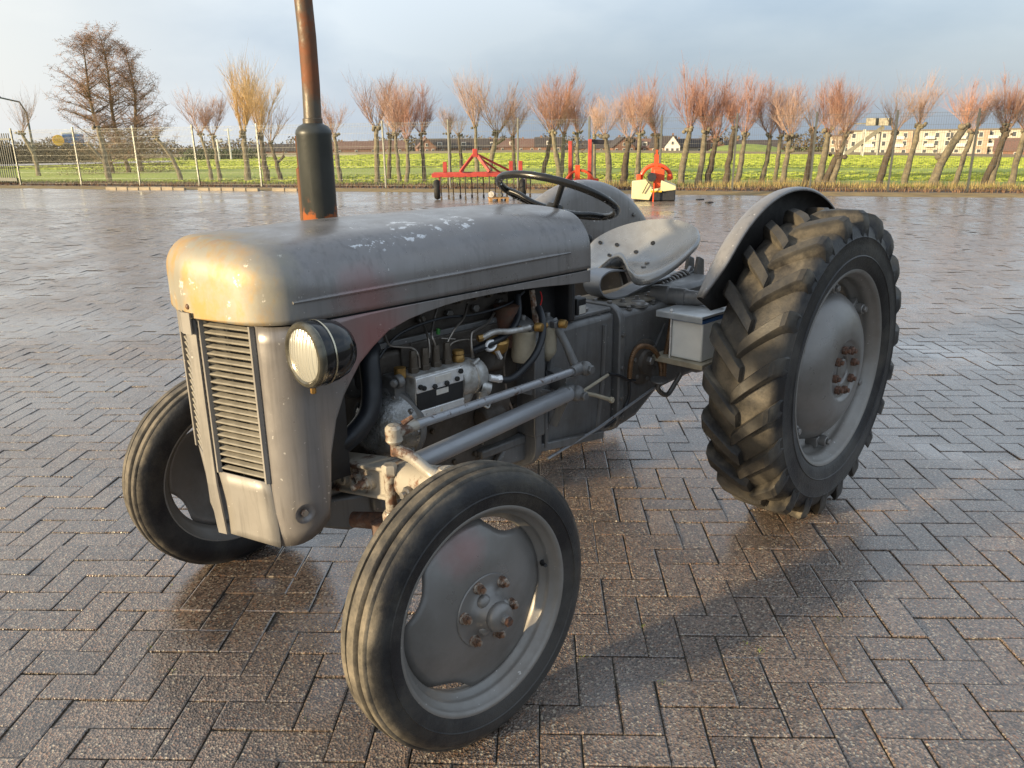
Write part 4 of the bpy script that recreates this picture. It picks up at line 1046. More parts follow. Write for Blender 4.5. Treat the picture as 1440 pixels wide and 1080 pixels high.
# ---- exhaust
EX,EY=1.590,-.255
ex=MB(); ex.tube([(EX,EY,1.505),(EX-.004,EY,1.62),(EX-.006,EY-.002,1.75),(EX,EY,1.9),(EX+.004,EY,2.15)],[.0265,.0262,.026,.0258,.0255],24,caps=False)
exo=ex.build('exhaust_pipe',m_rustpipe,T)
mu=MB(); mu.lathe([(.0275,.322),(.032,.318),(.044,.312),(.0525,.300),(.0545,.290),(.0525,.284),(.0525,.01),(.045,.0),(.02,-.01)],(EX,EY,1.19),(0,0,1),36); muo=mu.build('muffler',m_muff,exo)
k=MB(); k.lathe([(.027,.335),(.0295,.333),(.0295,.318)],(EX,EY,1.19),(0,0,1),28); k.build('pipe_collar',m_rustpipe,muo)
k=MB(); dv=Vector((.55,-.62,0)).normalized(); q=Vector((EX,EY,0))+dv*.053
k.bar(q+Vector((0,0,1.19)),q+Vector((0,0,1.475)),.010,.008,dv); k.build('muffler_seam',m_rustpipe,muo)
k=MB(); q=Vector((EX,EY,0))-rt*.050-fw*0; q=Vector((EX-rt.x*.052,EY-rt.y*.052,0)); k.tube([q+Vector((0,0,1.15)),q+Vector((0,0,1.38)),q+Vector((0,0,1.385))],[.011,.011,.004],10); k.build('side_tube',m_rustpipe,muo)
k=MB(); k.tube([(EX,EY,1.19),(EX,EY,1.05),(EX,EY+.03,.98),(EX-.03,-.17,.93),(EX-.2,-.15,.92)],[.026]*5,14); k.build('exhaust_elbow',m_rustpipe,exo)
# ---- front wheels
def notch_disc(k,R0,yf,n=96,nc=4,depth=.050,half=.34,ph=.0,rin=.050):
    rings=[0,.15,.3,.45,.6,.75,.88,1.0]; P=[]
    for i in range(n):
        th=2*math.pi*i/n; rr=R0
        for c in range(nc):
            d=(th-ph-c*2*math.pi/nc+math.pi)%(2*math.pi)-math.pi
            if abs(d)<half: rr=R0-depth*(math.cos(d/half*math.pi/2))**.8
        row=[]
        for t in rings:
            r_=rin+(rr-rin)*t; row.append(Vector((r_*math.sin(th),yf(r_),r_*math.cos(th))))
        P.append(row)
    k.grid(P,cu=True)
def front_wheel(s_,steer,camber,first):
    c=Vector((1.8057,s_*(.6966-.058),.3555)); rot=Matrix.Rotation(R(steer),4,'Z')@Matrix.Rotation(R(camber),4,'X')
    if s_<0: rot=rot@Matrix.Rotation(math.pi,4,'Z')
    if first is None:
        k=MB(); k.lathe([(.252,.040),(.262,.044),(.268,.052),(.2685,.057),(.265,.0595),(.258,.058),(.252,.051),(.250,.040),(.240,.036),(.2375,.028),(.2365,.018),(.225,.012),(.222,.004),(.222,-.010),(.236,-.022),(.250,-.040),(.258,-.056),(.2675,-.056),(.266,-.050),(.254,-.046)],(0,0,0),(0,1,0),72)
        wo=k.build('front_wheel',m_rim,T,angle=60)
        t=MB(); prof=[(.258,.050),(.264,.0585),(.280,.0640),(.297,.0665),(.299,.0690),(.3015,.0670),(.318,.0655),(.332,.0600),(.342,.0530),(.3465,.0470),(.3520,.0455),(.3545,.0430),(.3560,.030),(.3545,.0262),(.3460,.0235),(.3460,.0175),(.3560,.0150),(.3590,.0125),(.3590,-.0125),(.3560,-.0150),(.3460,-.0175),(.3460,-.0235),(.3545,-.0262),(.3560,-.030),(.3545,-.0430),(.3520,-.0455),(.3465,-.0470),(.342,-.0530),(.332,-.060),(.318,-.0655),(.297,-.0665),(.280,-.064),(.264,-.0585),(.258,-.05)]
        t.lathe(prof,(0,0,0),(0,1,0),96); t.build('tyre',m_tyreF,wo,angle=32)
        d=MB()
        def yf(r_):
            if r_<.095: return .047
            return .047-.040*((r_-.095)/.127)**1.5
        notch_disc(d,.2235,yf,ph=R(-27),depth=.030,half=.33); dz=d.build('wheel_disc',m_disc,wo,solid=.004,offset=-1,angle=50)
        h=MB(); h.lathe([(.094,.048),(.092,.051),(.075,.0515),(.070,.053),(.062,.0545),(.060,.0560),(.052,.060),(.044,.070),(.038,.082),(.0355,.086),(.037,.088),(.037,.096),(.034,.104),(.026,.110),(.018,.112),(.0,.113)],(0,0,0),(0,1,0),40)
        h.hexb((0,.110,0),(0,1,0),.013,.016); ho=h.build('hub',m_disc,wo,angle=45)
        h=MB()
        for a in range(3):
            an=a*2*math.pi/3+.5; h.ball((.040*math.sin(an),.062,.040*math.cos(an)),.020,10,(1,.8,1))
        builds(h,'hub_lobe',m_disc,wo)
        h=MB(); h.hexb((0,.113,0),(0,1,0),.0125,.019); h.build('hub_cap_nut',m_rnut,wo)
        n0=None
        for a in range(6):
            an=a*math.pi/3+.35
            if n0 is None:
                h=MB(); h.lathe([(.0145,0),(.0145,.003),(.0125,.005)],(0,0,0),(0,1,0),16); h.hexb((0,.003,0),(0,1,0),.0128,.014); h.lathe([(.0075,.016),(.0075,.024),(0,.025)],(0,0,0),(0,1,0),12); n0=o=h.build('lug_nut',m_nut,wo,angle=30)
            else: o=n0.copy(); COL.objects.link(o); o.parent=wo
            o.location=(.0765*math.sin(an),.0515,.0765*math.cos(an)); o.rotation_euler=(0,a*.4,0)
        h=MB(); q=Vector((.235*math.sin(-1.45),.012,.235*math.cos(-1.45))); h.tube([q,q+Vector((.012,.012,0)),q+Vector((.018,.032,.004))],[.006,.006,.005],8); h.build('valve',m_black,wo)
    else:
        wo=first.copy(); COL.objects.link(wo); wo.parent=T
        for ch in list(first.children):
            c2=ch.copy(); COL.objects.link(c2); c2.parent=wo
    wo.matrix_basis=Matrix.Translation(c)@rot; return wo
fwl=front_wheel(1,-1.82,2.9,None); front_wheel(-1,1.48,-2.9,fwl)
# ---- rear wheels
def lug(k,side,th0):
    st=[0,.12,.3,.5,.7,.86,.95,1.0]; P=[]
    for i,s_ in enumerate(st):
        y=side*(-.010+.145*s_); th=th0+.235*s_**.92
        rt_=.6005-.004*s_**3 if s_<.9 else (.588 if s_<.97 else .566)
        if i==0: rt_=.592
        rb=.548-.03*s_**4; wv=.0265+.004*s_; 
        row=[]
        tx=Vector((0,side*.131,0)); 
        # width direction along circumference, skewed
        for dw,rr_ in ((-wv*1.30,rb),(-wv*1.02,rt_-.007),(-wv*.80,rt_),(wv*.80,rt_),(wv*1.02,rt_-.007),(wv*1.30,rb)):
            t2=th+dw/.6; row.append(Vector((rr_*math.cos(t2),y,rr_*math.sin(t2))))
        P.append(row)
    # side foot of lug running down the shoulder
    y=side*.139; th=th0+.235+.012; P.append([Vector((rr_*math.cos(th+dw/.55),y,rr_*math.sin(th+dw/.55))) for dw,rr_ in ((-.026,.50),(-.018,.535),(-.015,.54),(.015,.54),(.018,.535),(.026,.50))])
    y=side*.128; P.append([Vector((rr_*math.cos(th+dw/.55),y,rr_*math.sin(th+dw/.55))) for dw,rr_ in ((-.022,.47),(-.014,.485),(-.01,.485),(.01,.485),(.014,.485),(.022,.47))])
    if side<0: P=P[::-1]
    k.grid(P); b=len(k.v)
    e=P[0] if side>0 else P[-1]
    k.v+= [tuple(v) for v in e]; k.face(*range(b,b+6))
def rear_wheel(s_,first):
    c=Vector((0,s_*(.7779-.125),.5985)); rot=Matrix.Identity(4)
    if s_<0: rot=Matrix.Scale(-1,4,(0,1,0))
    if first is None:
        k=MB(); k.lathe([(.366,.098),(.376,.104),(.384,.114),(.385,.122),(.382,.127),(.374,.126),(.366,.115),(.362,.100),(.352,.094),(.350,.070),(.348,.052),(.335,.044),(.332,.030),(.332,-.030),(.348,-.05),(.352,-.09),(.366,-.10),(.372,-.125),(.384,-.125),(.384,-.11),(.372,-.10)],(0,0,0),(0,1,0),96)
        wo=k.build('rear_wheel',m_rim,T,angle=60)
        t=MB(); prof=[(.374,.112),(.384,.124),(.402,.1335),(.43,.1385),(.433,.1415),(.437,.1388),(.47,.1395),(.497,.1370),(.503,.1392),(.508,.1360),(.525,.1320),(.540,.1250),(.553,.110),(.560,.08),(.564,.04),(.565,0)]
        prof=prof+[(r_,-y) for r_,y in prof[-2::-1]]
        t.lathe(prof,(0,0,0),(0,1,0),110)
        NL=22
        for i in range(NL):
            lug(t,1,2*math.pi*i/NL); lug(t,-1,2*math.pi*(i+.5)/NL)
        t.build('tyre',m_tyreR,wo,angle=32)
        d=MB(); d.lathe([(.300,.010),(.298,.030),(.292,.048),(.283,.066),(.268,.086),(.245,.106),(.215,.124),(.18,.136),(.15,.1425),(.130,.1445),(.122,.1435),(.115,.1385),(.110,.1325),(.105,.131),(.060,.131),(.054,.128),(.050,.118),(.044,.118),(.042,.128),(.036,.131),(.014,.131),(.0,.131)],(0,0,0),(0,1,0),72)
        d.build('wheel_disc',m_disc,wo,angle=50)
        n0=None
        for a in range(8):
            an=a*math.pi/4+.2
            if n0 is None:
                h=MB(); h.hexb((0,0,0),(0,1,0),.0165,.018); h.lathe([(.009,.016),(.009,.027),(0,.028)],(0,0,0),(0,1,0),12); n0=o=h.build('wheel_nut',m_rnut,wo,angle=30)
            else: o=n0.copy(); COL.objects.link(o); o.parent=wo
            o.location=(.083*math.sin(an),.131,.083*math.cos(an)); o.rotation_euler=(0,a*.5,0)
        l0=None
        for a in range(6):
            an=a*math.pi/3+.12
            if l0 is None:
                h=MB(); h.box((0,.036,.318),(.075,.05,.040)); h.tube([(0,.04,.318),(0,.088,.318)],[.024,.021],14); h.hexb((0,.088,.318),(0,1,0),.014,.012); l0=o=h.build('rim_lug',m_disc,wo,bevel=.004)
            else: o=l0.copy(); COL.objects.link(o); o.parent=wo
            o.rotation_euler=(0,an,0)
    else:
        wo=first.copy(); COL.objects.link(wo); wo.parent=T
        for ch in list(first.children):
            c2=ch.copy(); COL.objects.link(c2); c2.parent=wo
    wo.matrix_basis=Matrix.Translation(c)@rot; return wo
rwl=rear_wheel(1,None); rear_wheel(-1,rwl)
# ---- fenders (outside enamel, inside caked with dark dirt)
FLIP=1
def fender(s_):
    prof=[(.36,.468),(.45,.466),(.54,.466),(.60,.467),(.634,.469),(.650,.474),(.661,.483),(.668,.494),(.672,.508),(.674,.524),(.673,.538),(.668,.545),(.660,.546)]
    P=[]; a0,a1=R(29.5),R(158)
    for i in range(49):
        a=a0+(a1-a0)*i/48; row=[]
        taper=min(1,max(0,(a-a0)/R(16))); taper2=min(1,max(0,(a1-a)/R(16)))
        e=.45+.55*math.sin(min(taper,taper2)*math.pi/2)
        for r_,y in prof:
            yy=.468+(y-.468)*e
            if r_<.6: r_=max(r_,(.26/max(.2,math.sin(a))) if a<R(90) else .36)
            r_=min(r_,.62) if r_<.62 else r_
            row.append(Vector((r_*math.cos(a),s_*yy,.5985+r_*math.sin(a))))
        P.append(row)
    if s_<0: P=P[::-1]
    k=MB(); k.grid(P); o=k.build('fender',[m_fender,m_under],T,angle=60,solid=.003)
    o.modifiers['solid'].material_offset=FLIP; o.modifiers['solid'].offset=-1
    o['label']='near side fender' if s_>0 else 'far side fender'
    k=MB()
    for a in (60,95,125):
        r_=.60; k.hexb(Vector((r_*math.cos(R(a)),s_*.464,.5985+r_*math.sin(R(a)))),(0,-s_,0),.011,.008)
    builds(k,'fender_bolt',m_steel,o)
for s_ in (1,-1): fender(s_)
def curve(pts,n=8):
    P=[Vector(p) for p in pts]; out=[]
    for i in range(len(P)-1):
        a=P[max(i-1,0)];b=P[i];c=P[i+1];d=P[min(i+2,len(P)-1)]
        for j in range(n):
            t=j/n; out.append(.5*((2*b)+(c-a)*t+(2*a-5*b+4*c-d)*t*t+(3*b-a-3*c+d)*t**3))
    out.append(P[-1]); return out
curve0=curve
# ---- transmission, gearbox, engine
def sideprism(k,poly,y0,y1): k.prism(poly,(0,y0,0),(1,0,0),(0,0,1),(0,y1-y0,0))
k=MB(); sideprism(k,[(1.10,.405),(.90,.372),(.62,.365),(.62,.838),(1.06,.838),(1.10,.80)],-.165,.165); gb_=k.build('gearbox',m_cast,T,bevel=.022)
k=MB(); sideprism(k,[(.585,.368),(.47,.385),(.33,.462),(.12,.475),(-.20,.475),(-.20,.79),(-.10,.828),(.585,.828)],-.168,.168); tr_=k.build('transmission_case',m_cast,T,bevel=.02)
def rrect(x0,x1,w_,z0,z1,r_,n=6):
    pts=[]
    for cx,cz,a0 in ((w_-r_,z1-r_,0),(-w_+r_,z1-r_,90),(-w_+r_,z0+r_,180),(w_-r_,z0+r_,270)):
        for i in range(n+1):
            a=R(a0+90*i/n); pts.append((cx+r_*math.cos(a),cz+r_*math.sin(a)))
    return pts
k=MB(); k.prism(rrect(0,0,.186,.352,.862,.07),(.585,0,0),(0,1,0),(0,0,1),(.034,0,0)); fl=k.build('joint_flange',m_cast,T,bevel=.006)
k=MB(); 
for y,z in ((.186,.75),(.186,.62),(.186,.50),(.186,.42)): k.hexb((.602,y,z),(0,1,0),.010,.008)
for y in (-.1,-.03,.05,.12): k.hexb((.602,y,.862),(0,0,1),.010,.010)
builds(k,'flange_bolt',m_steel,fl)
k=MB(); k.prism(rrect(0,0,.215,.36,.90,.09),(1.085,0,0),(0,1,0),(0,0,1),(.03,0,0)); k.build('bell_flange',m_cast,T,bevel=.006)
k=MB(); k.tube([(1.03,.168,.43),(1.02,.172,.6),(.99,.172,.75)],[.022,.02,.012],8); k.tube([(.72,.165,.40),(.70,.17,.58),(.69,.168,.8)],.010,8); builds(k,'casting_rib',m_cast,gb_)
# tops: tan dirt covers, plates and bolts
k=MB(); k.box((.80,.03,.847),(.34,.24,.018)); k.build('gearbox_top_plate',m_cast,gb_,bevel=.006)
k=MB(); k.prism([(.14,-.12),(.52,-.12),(.56,0),(.50,.13),(.16,.13)],(0,0,.828),(1,0,0),(0,1,0),(0,0,.016)); k.build('lift_cover',m_tan,tr_,bevel=.01)
k=MB(); k.lathe([(.042,0),(.042,.010),(.030,.012),(.026,.02),(.012,.022),(0,.022)],(.44,.135,.828),(0,0,1),20); k.lathe([(.036,0),(.036,.010),(.02,.012),(.018,.03),(0,.031)],(.76,.10,.856),(0,0,1),20); builds(k,'filler_cap',m_steel,tr_)
k=MB()
for x,y,z in ((.92,.14,.838),(.70,.14,.838),(.92,-.02,.856),(.68,.03,.856),(.86,.14,.838),(.52,.15,.828),(.36,.15,.828),(.24,.15,.828),(.30,.09,.844),(.48,.09,.844),(.22,.09,.844),(.40,.10,.844),(.12,.14,.828)):
    k.lathe([(.014,0),(.014,.003),(0,.0035)],(x,y,z),(0,0,1),12); k.hexb((x,y,z+.003),(0,0,1),.0095,.012)
builds(k,'case_bolt',m_steel,tr_)
k=MB(); sideprism(k,[(.34,.828),(.16,.862),(-.16,.872),(-.20,.79),(.30,.79)],-.12,.14); k.build('lift_housing',m_cast,tr_,bevel=.02)
# lift cross shaft with arm (the cone shaped barrel over the battery)
a_=U(921,420,.17); 
k=MB(); k.lathe([(.0,-.04),(.038,-.04),(.042,-.02),(.042,.03),(.036,.036),(.036,.10),(.031,.105),(.026,.19),(.022,.26),(0,.26)],Vector((.27,.13,.846)),(-.25,1,0),24); k.build('lift_shaft_barrel',m_cast,T,angle=40)
k=MB(); k.bar((.18,.30,.835),(-.22,.36,.83),.03,.045); k.bar((-.20,.36,.87),(-.34,.36,.62),.02,.035); builds(k,'lift_arm',m_cast,T,bevel=.006)
# control spring and top link yoke behind the seat
k=MB(); A0=U(924,405,.02); B0=U(972,383,.0); n=120; ax=(B0-A0); L=ax.length; ax.normalize(); a1_,b1_,_=frame(ax); turns=8
k.tube([A0+ax*L*.8*i/n+(a1_*math.cos(i/n*turns*6.283)+b1_*math.sin(i/n*turns*6.283))*.0215 for i in range(n+1)],.0078,7); k.build('control_spring',m_steel,T)
k=MB(); k.tube([A0-ax*.05,B0+ax*.03],.012,8); k.prism([(-.03,-.06),(.05,-.05),(.04,.06),(.0,.075)],B0+Vector((0,-.03,0)),(-1,0,0),(0,0,1),(0,.02,0)); k.prism([(-.03,-.06),(.05,-.05),(.04,.06),(.0,.075)],B0+Vector((0,.02,0)),(-1,0,0),(0,0,1),(0,.02,0)); k.build('top_link_yoke',m_cast,T,bevel=.004)
k=MB(); c=U(977,392,.0); k.tube([c+Vector((.0,.012*math.cos(t),.028*math.sin(t))) for t in [i*6.283/20 for i in range(20)]],.0045,6,closed=True); k.tube([c+Vector((0,0,-.028)),c+Vector((.05,0,-.09))],.005,6); k.build('linch_ring',m_steel,T)
k=MB(); k.bar(U(955,400,.02),U(985,384,.02),.02,.03); k.bar(U(962,395,.0),U(972,376,.0),.015,.03); builds(k,'linkage_lever',m_rodc,T,bevel=.004)
# rear axle trumpets
for s_ in (1,-1):
    k=MB(); k.lathe([(.13,0),(.12,.02),(.085,.06),(.070,.14),(.062,.22),(.068,.24),(.085,.25),(.085,.30),(.0,.30)],(0,s_*.166,.5985),(0,s_,0),28); k.build('axle_housing',m_cast,T)
# round brake/side cover with bolts on the transmission flank
c=Vector((.44,.168,.60)); c=U(903,508,.168)
k=MB(); k.lathe([(.092,0),(.092,.010),(.085,.014),(.05,.016),(.045,.03),(.0,.032)],c,(0,1,0),32); cv=k.build('brake_cover',m_block,T)
k=MB()
for i in range(6): a=i*math.pi/3+.3; k.hexb(c+Vector((.072*math.cos(a),.012,.072*math.sin(a))),(0,1,0),.009,.008)
k.hexb(c+Vector((0,.03,.01)),(0,1,0),.018,.02); builds(k,'cover_bolt',m_steel,cv)
# engine
k=MB(); k.box((1.42,0,.66),(.62,.27,.44)); k.box((1.42,-.01,.93),(.60,.22,.12)); eb=k.build('engine_block',m_block,T,bevel=.012)
k=MB(); k.box((1.42,0,.425),(.60,.25,.08)); k.box((1.42,0,.375),(.56,.19,.06)); k.build('oil_sump',m_cast,T,bevel=.02)
k=MB(); k.box((1.40,0,1.01),(.56,.17,.06)); k.build('rocker_cover',m_black,T,bevel=.02)
k=MB()
for i in range(5): k.hexb((1.18+i*.11,.11,.95),(0,1,0),.014,.014)
for i in range(4): k.tube([(1.22+i*.125,.135,.80),(1.22+i*.125,.142,.80)],[.026,.024],14)
builds(k,'core_plug',m_steel,eb)
k=MB(); k.box((1.10,.17,.66),(.05,.10,.34)); k.box((1.2,.15,.47),(.24,.03,.03)); k.box((1.30,.14,.55),(.32,.012,.01)); builds(k,'mounting_plate',m_cast,T,bevel=.006)
rr=random.Random(31); k=MB()  # studs and set screws on the block
for i in range(9): k.lathe([(.013,0),(.013,.003),(.0,.0035)],(1.16+i*.065,.112,.985),(0,1,0),10); k.hexb((1.16+i*.065,.115,.985),(0,1,0),.009,.010)
for i in range(7): k.hexb((1.15+i*.09,.137,.475),(0,1,0),.008,.009)
for i in range(6): k.hexb((1.14+rr.random()*.55,.137,.56+rr.random()*.3),(0,1,0),.009,.010)
builds(k,'engine_bolt',m_tine,eb)
k=MB(); k.box((1.40,.139,.86),(.42,.012,.11)); k.box((1.40,.146,.86),(.36,.008,.075)); k.build('tappet_cover',m_block,eb,bevel=.005)
k=MB(); k.box((1.42,.139,.905),(.60,.014,.018)); k.build('head_gasket_flange',m_cast,eb,bevel=.003)
k=MB(); k.tube(curve0([(1.10,.15,.98),(1.2,.17,.955),(1.33,.15,.94),(1.48,.165,.955),(1.62,.15,.93),(1.70,.14,.86)]),.0042,6); k.build('wiring_run',m_hose,eb)
k=MB(); k.tube(curve0([(1.12,.16,.90),(1.18,.18,.86),(1.22,.17,.78),(1.20,.16,.66),(1.16,.15,.58)]),.005,6); k.build('oil_pipe',m_line,eb)
k=MB(); k.tube([(1.30,.145,.50),(1.30,.155,.60),(1.30,.15,.66)],.004,6); k.tube([(1.30,.15,.66),(1.30,.165,.675),(1.30,.15,.69)],.004,6); k.build('dipstick',m_line,eb)
k=MB(); k.box((1.25,.16,.62),(.09,.05,.08)); k.lathe([(0,0),(.035,0),(.04,.02),(.035,.09),(0,.09)],(1.33,.17,.60),(-1,0,0),18); k.build('engine_mount',m_block,eb,bevel=.008)
# timing case and water pump at the front of the block
tc_=U(557,578,.20)
k=MB(); TC=U(545,600,.165); TX=Vector((.90,.44,.0)).normalized(); t1,t2,_=frame(TX)
k.lathe([(.0,-.06),(.085,-.06),(.092,-.03),(.108,-.025),(.110,-.018),(.110,.0),(.100,.006),(.088,.03),(.065,.05),(.035,.060),(.0,.062)],TC,TX,40)
tco=k.build('timing_cover',m_timing,T)
k=MB(); k.lathe([(.108,-.022),(.114,-.020),(.115,-.002),(.108,.002),(.100,.003)],TC,TX,40); k.build('cover_flange',m_cast,tco)
k=MB()
for i in range(10):
    a=i*.628; q=TC+(t1*math.cos(a)+t2*math.sin(a))*.098; k.hexb(q,TX,.008,.016)
builds(k,'cover_bolt',m_steel,tco)
k=MB(); k.lathe([(.0,0),(.045,0),(.045,.03),(.034,.034),(.034,.075),(0,.075)],Vector((1.60,.185,.70)),(-.8,.55,.0),20); k.build('drive_boss',m_cream,T)
k=MB(); k.box((1.70,.06,.86),(.10,.14,.16)); k.ball((1.72,.06,.80),.055,14); k.build('water_pump',m_cast,T,bevel=.02)
k=MB(); k.lathe([(0,0),(.07,0),(.075,.008),(.066,.014),(.075,.02),(.07,.028),(0,.028)],(1.78,0,.55),(1,0,0),28); k.lathe([(0,0),(.055,0),(.06,.008),(.052,.014),(.06,.02),(.055,.028),(0,.028)],(1.79,0,.85),(1,0,0),24); builds(k,'pulley',m_black,T)
k=MB()
for i in range(6): a=i*math.pi/3; k.box(Vector((1.835,math.cos(a)*.09,.85+math.sin(a)*.09)),(.004,.05,.09),Matrix.Rotation(a+math.pi/2,3,'X')@Matrix.Rotation(.5,3,'Z'))
builds(k,'fan_blade',m_cast,T)
# coolant hose
k=MB(); k.tube(curve([U(452,640,.15),U(478,626,.18),U(502,606,.20),U(519,580,.20),U(523,548,.19),U(519,505,.17),U(521,490,.13)]),.029,18); hs=k.build('coolant_hose',m_hose,T)
k=MB(); q=U(470,629,.172); k.tube([q,q+(U(478,626,.18)-q)*1.0],.0315,18); k.build('hose_clip',m_bright,hs)
# injection pump
def injpump():
    y0=.155; y1=.250
    c=lambda px,py,y=y1:U(px,py,y)
    k=MB(); k.box((1.535,.20,.727),(.175,.09,.150)); po=k.build('injection_pump',m_alu,T,bevel=.006)
    # upper silver face, dark inspection window, lower plain face
    k=MB(); k.box((1.535,.2465,.775),(.178,.008,.044)); k.build('top_plate',m_bright,po,bevel=.002)
    k=MB(); k.box((1.535,.2465,.727),(.172,.006,.052)); k.build('inspection_cover',m_black,po,bevel=.002)
    k=MB(); k.box((1.535,.2465,.677),(.178,.008,.046)); k.build('lower_plate',m_bright,po,bevel=.002)
    k=MB(); k.box((1.525,.2515,.779),(.058,.002,.020)); k.box((1.530,.2505,.741),(.045,.002,.016)); builds(k,'data_plate',m_label,po)
    k=MB()
    for x,z in ((1.612,.772),(1.460,.786),(1.60,.766),(1.56,.762),(1.515,.762),(1.475,.766)): k.hexb((x,.250,z),(0,1,0),.0075,.010)
    builds(k,'cover_screw',m_black,po)
    v0=None
    for i in range(4):
        x=1.595-i*.042
        if v0 is None:
            k=MB(); k.hexb((0,0,0),(0,0,1),.0155,.022); k.tube([(0,0,.02),(0,0,.05)],[.0125,.0115],12); k.hexb((0,0,.048),(0,0,1),.0115,.022); v0=o=k.build('delivery_valve',m_tine,po,angle=30)
        else: o=v0.copy(); COL.objects.link(o); o.parent=po
        o.location=(x,.205,.796)
    k=MB(); k.lathe([(.0,0),(.018,0),(.02,.006),(.018,.016),(.016,.02),(.019,.024),(.017,.034),(0,.036)],(1.425,.205,.80),(0,0,1),20); k.lathe([(.0,0),(.017,0),(.017,.03),(0,.032)],(1.640,.20,.795),(0,0,1),18); builds(k,'brass_cap',m_brass,po)
    # governor housing
    k=MB(); k.lathe([(0,0),(.050,0),(.055,.006),(.055,.05),(.058,.052),(.058,.060),(.050,.064),(.048,.075),(.046,.10),(.034,.112),(.0,.114)],(1.445,.205,.745),(-1,0,0),32)
    k.tube([(1.40,.24,.79),(1.37,.235,.80)],[.008,.006],8); k.ball((1.415,.20,.70),.04,12,(1,1,1)); k.build('governor',m_alu,po,angle=45)
    k=MB(); k.tube([(1.36,.23,.71),(1.335,.245,.70)],[.022,.019],14); k.tube([(1.36,.235,.66),(1.36,.235,.70)],[.016,.02],14); k.tube(curve([(1.37,.235,.665),(1.35,.25,.645),(1.33,.24,.665)]),.0045,6); k.build('lift_pump',m_alu,po)
    po.location=(.022,0,.026)
    k=MB(); q=U(697,533,.25); k.tube([U(688,531,.245),U(700,533,.25)],.011,12); k.hexb(U(699,533,.25),(-.9,.3,0),.013,.016); k.build('hose_union',m_bright,T)
    k=MB(); k.tube([U(566,548,.22),U(574,545,.22)],[.020,.020],14); k.hexb(U(565,548,.222),(.8,.5,0),.012,.016); k.box((1.645,.175,.735),(.04,.06,.13)); k.build('pump_flange',m_cast,po,bevel=.004)
injpump()
# injector lines
k=MB()
k.tube(curve([U(590,517,.21),U(588,500,.21),U(580,490,.20),U(565,488,.19),U(548,485,.17),U(541,470,.15),U(543,455,.13)]),.0036,8)
k.tube(curve([U(603,503,.21),U(604,492,.21),U(602,475,.20),U(596,458,.16),U(590,440,.13)]),.0036,8)
k.tube(curve([U(615,498,.21),U(611,483,.21),U(607,470,.20),U(610,450,.16),U(615,432,.13)]),.0036,8)
k.tube(curve([U(628,494,.21),U(629,482,.20),U(640,462,.19),U(652,447,.17),U(657,428,.13)]),.0036,8)
k.tube(curve([U(630,490,.21),U(636,482,.20),U(650,478,.19),U(668,478,.18)]),.0034,8)
k.tube(curve([U(665,503,.22),U(663,490,.22),U(663,470,.21),U(670,464,.20),U(685,455,.17),U(695,440,.14)]),.0042,8)
k.tube(curve([U(620,476,.17),U(640,477,.17)]),.0025,6)
builds(k,'injector_line',m_line,T)
k=MB(); k.tube(curve([U(678,475,.22),U(695,467,.23),U(715,466,.24),U(735,463,.25),U(745,460,.255)]),.0095,12); k.build('braided_fuel_hose',m_alu,T)
k=MB(); k.hexb(U(672,476,.215),(-1,.3,.1),.011,.02); k.build('hose_nut',m_brass,T)
k=MB(); k.tube(curve([U(728,415,.17),U(729,440,.19),U(722,460,.21),U(705,475,.22),U(685,485,.22),U(665,493,.20)]),.0115,12)
k.tube(curve([U(757,432,.22),U(763,450,.25),U(762,475,.27),U(752,500,.28),U(735,520,.27),U(718,533,.26),U(703,534,.25)]),.0115,12); builds(k,'black_fuel_hose',m_hose,T)
k=MB(); k.tube(curve([U(755,505,.17),U(765,525,.17),U(775,550,.17),U(780,575,.17)]),.006,8); k.build('thin_black_pipe',m_hose,T)
# filter canisters with heads
def filt(pxc,top,bot,y,r_,cone,mat):
    a=U(pxc,top,y); b=U(pxc,bot,y); h=a.z-b.z; k=MB()
    pr=[(0,-h-(.03 if cone else .004)),(r_*.25,-h-(.028 if cone else .003)),(r_*.9,-h),(r_,-h+.012),(r_,-.004),(r_*1.08,0),(r_*1.08,.008),(r_*.8,.012),(0,.013)]
    k.lathe(pr,(a.x,y,a.z),(0,0,1),28); o=k.build('fuel_filter',mat,T,angle=45)
    k=MB(); k.lathe([(0,0),(r_*.9,0),(r_*.85,.02),(r_*.4,.03),(0,.032)],(a.x,y,a.z+.010),(0,0,1),20); k.hexb((a.x,y,a.z+.036),(0,0,1),.010,.02); k.box((a.x,y+.02,a.z+.02),(.03,.05,.022)); k.build('filter_head',m_cast,o,bevel=.003)
    k=MB(); k.hexb((a.x-.01,y+.045,a.z+.022),(-.3,1,0),.015,.024,8); k.hexb((a.x+.03,y+.02,a.z+.02),(1,.3,0),.010,.02); builds(k,'banjo_bolt',m_brass,o); return a
filt(736,467,507,.205,.040,False,m_cream); filt(770,462,496,.20,.031,True,m_cream)
k=MB(); k.lathe([(0,-.13),(.042,-.13),(.043,-.12)]+[(.043+(.002 if i%2 else 0),-.115+i*.009) for i in range(12)]+[(.044,0),(.046,.004),(.030,.008),(0,.009)],U(713,430,.15),(0,0,1),24); k.build('oil_filter_can',m_coil,T)
k=MB(); k.lathe([(0,-.045),(.02,-.045),(.033,-.03),(.036,0),(.030,.006),(0,.007)],U(700,478,.20),(0.1,.2,1),20); k.build('sediment_bowl',m_brass,T)
k=MB(); k.tube([U(690,486,.225)+Vector((.02*math.cos(t),.0,.014*math.sin(t))) for t in [i*.5 for i in range(13)]],.006,8,closed=False); k.bar(U(699,494,.22),U(704,504,.22),.012,.01); k.build('bowl_bracket',m_bright,T)
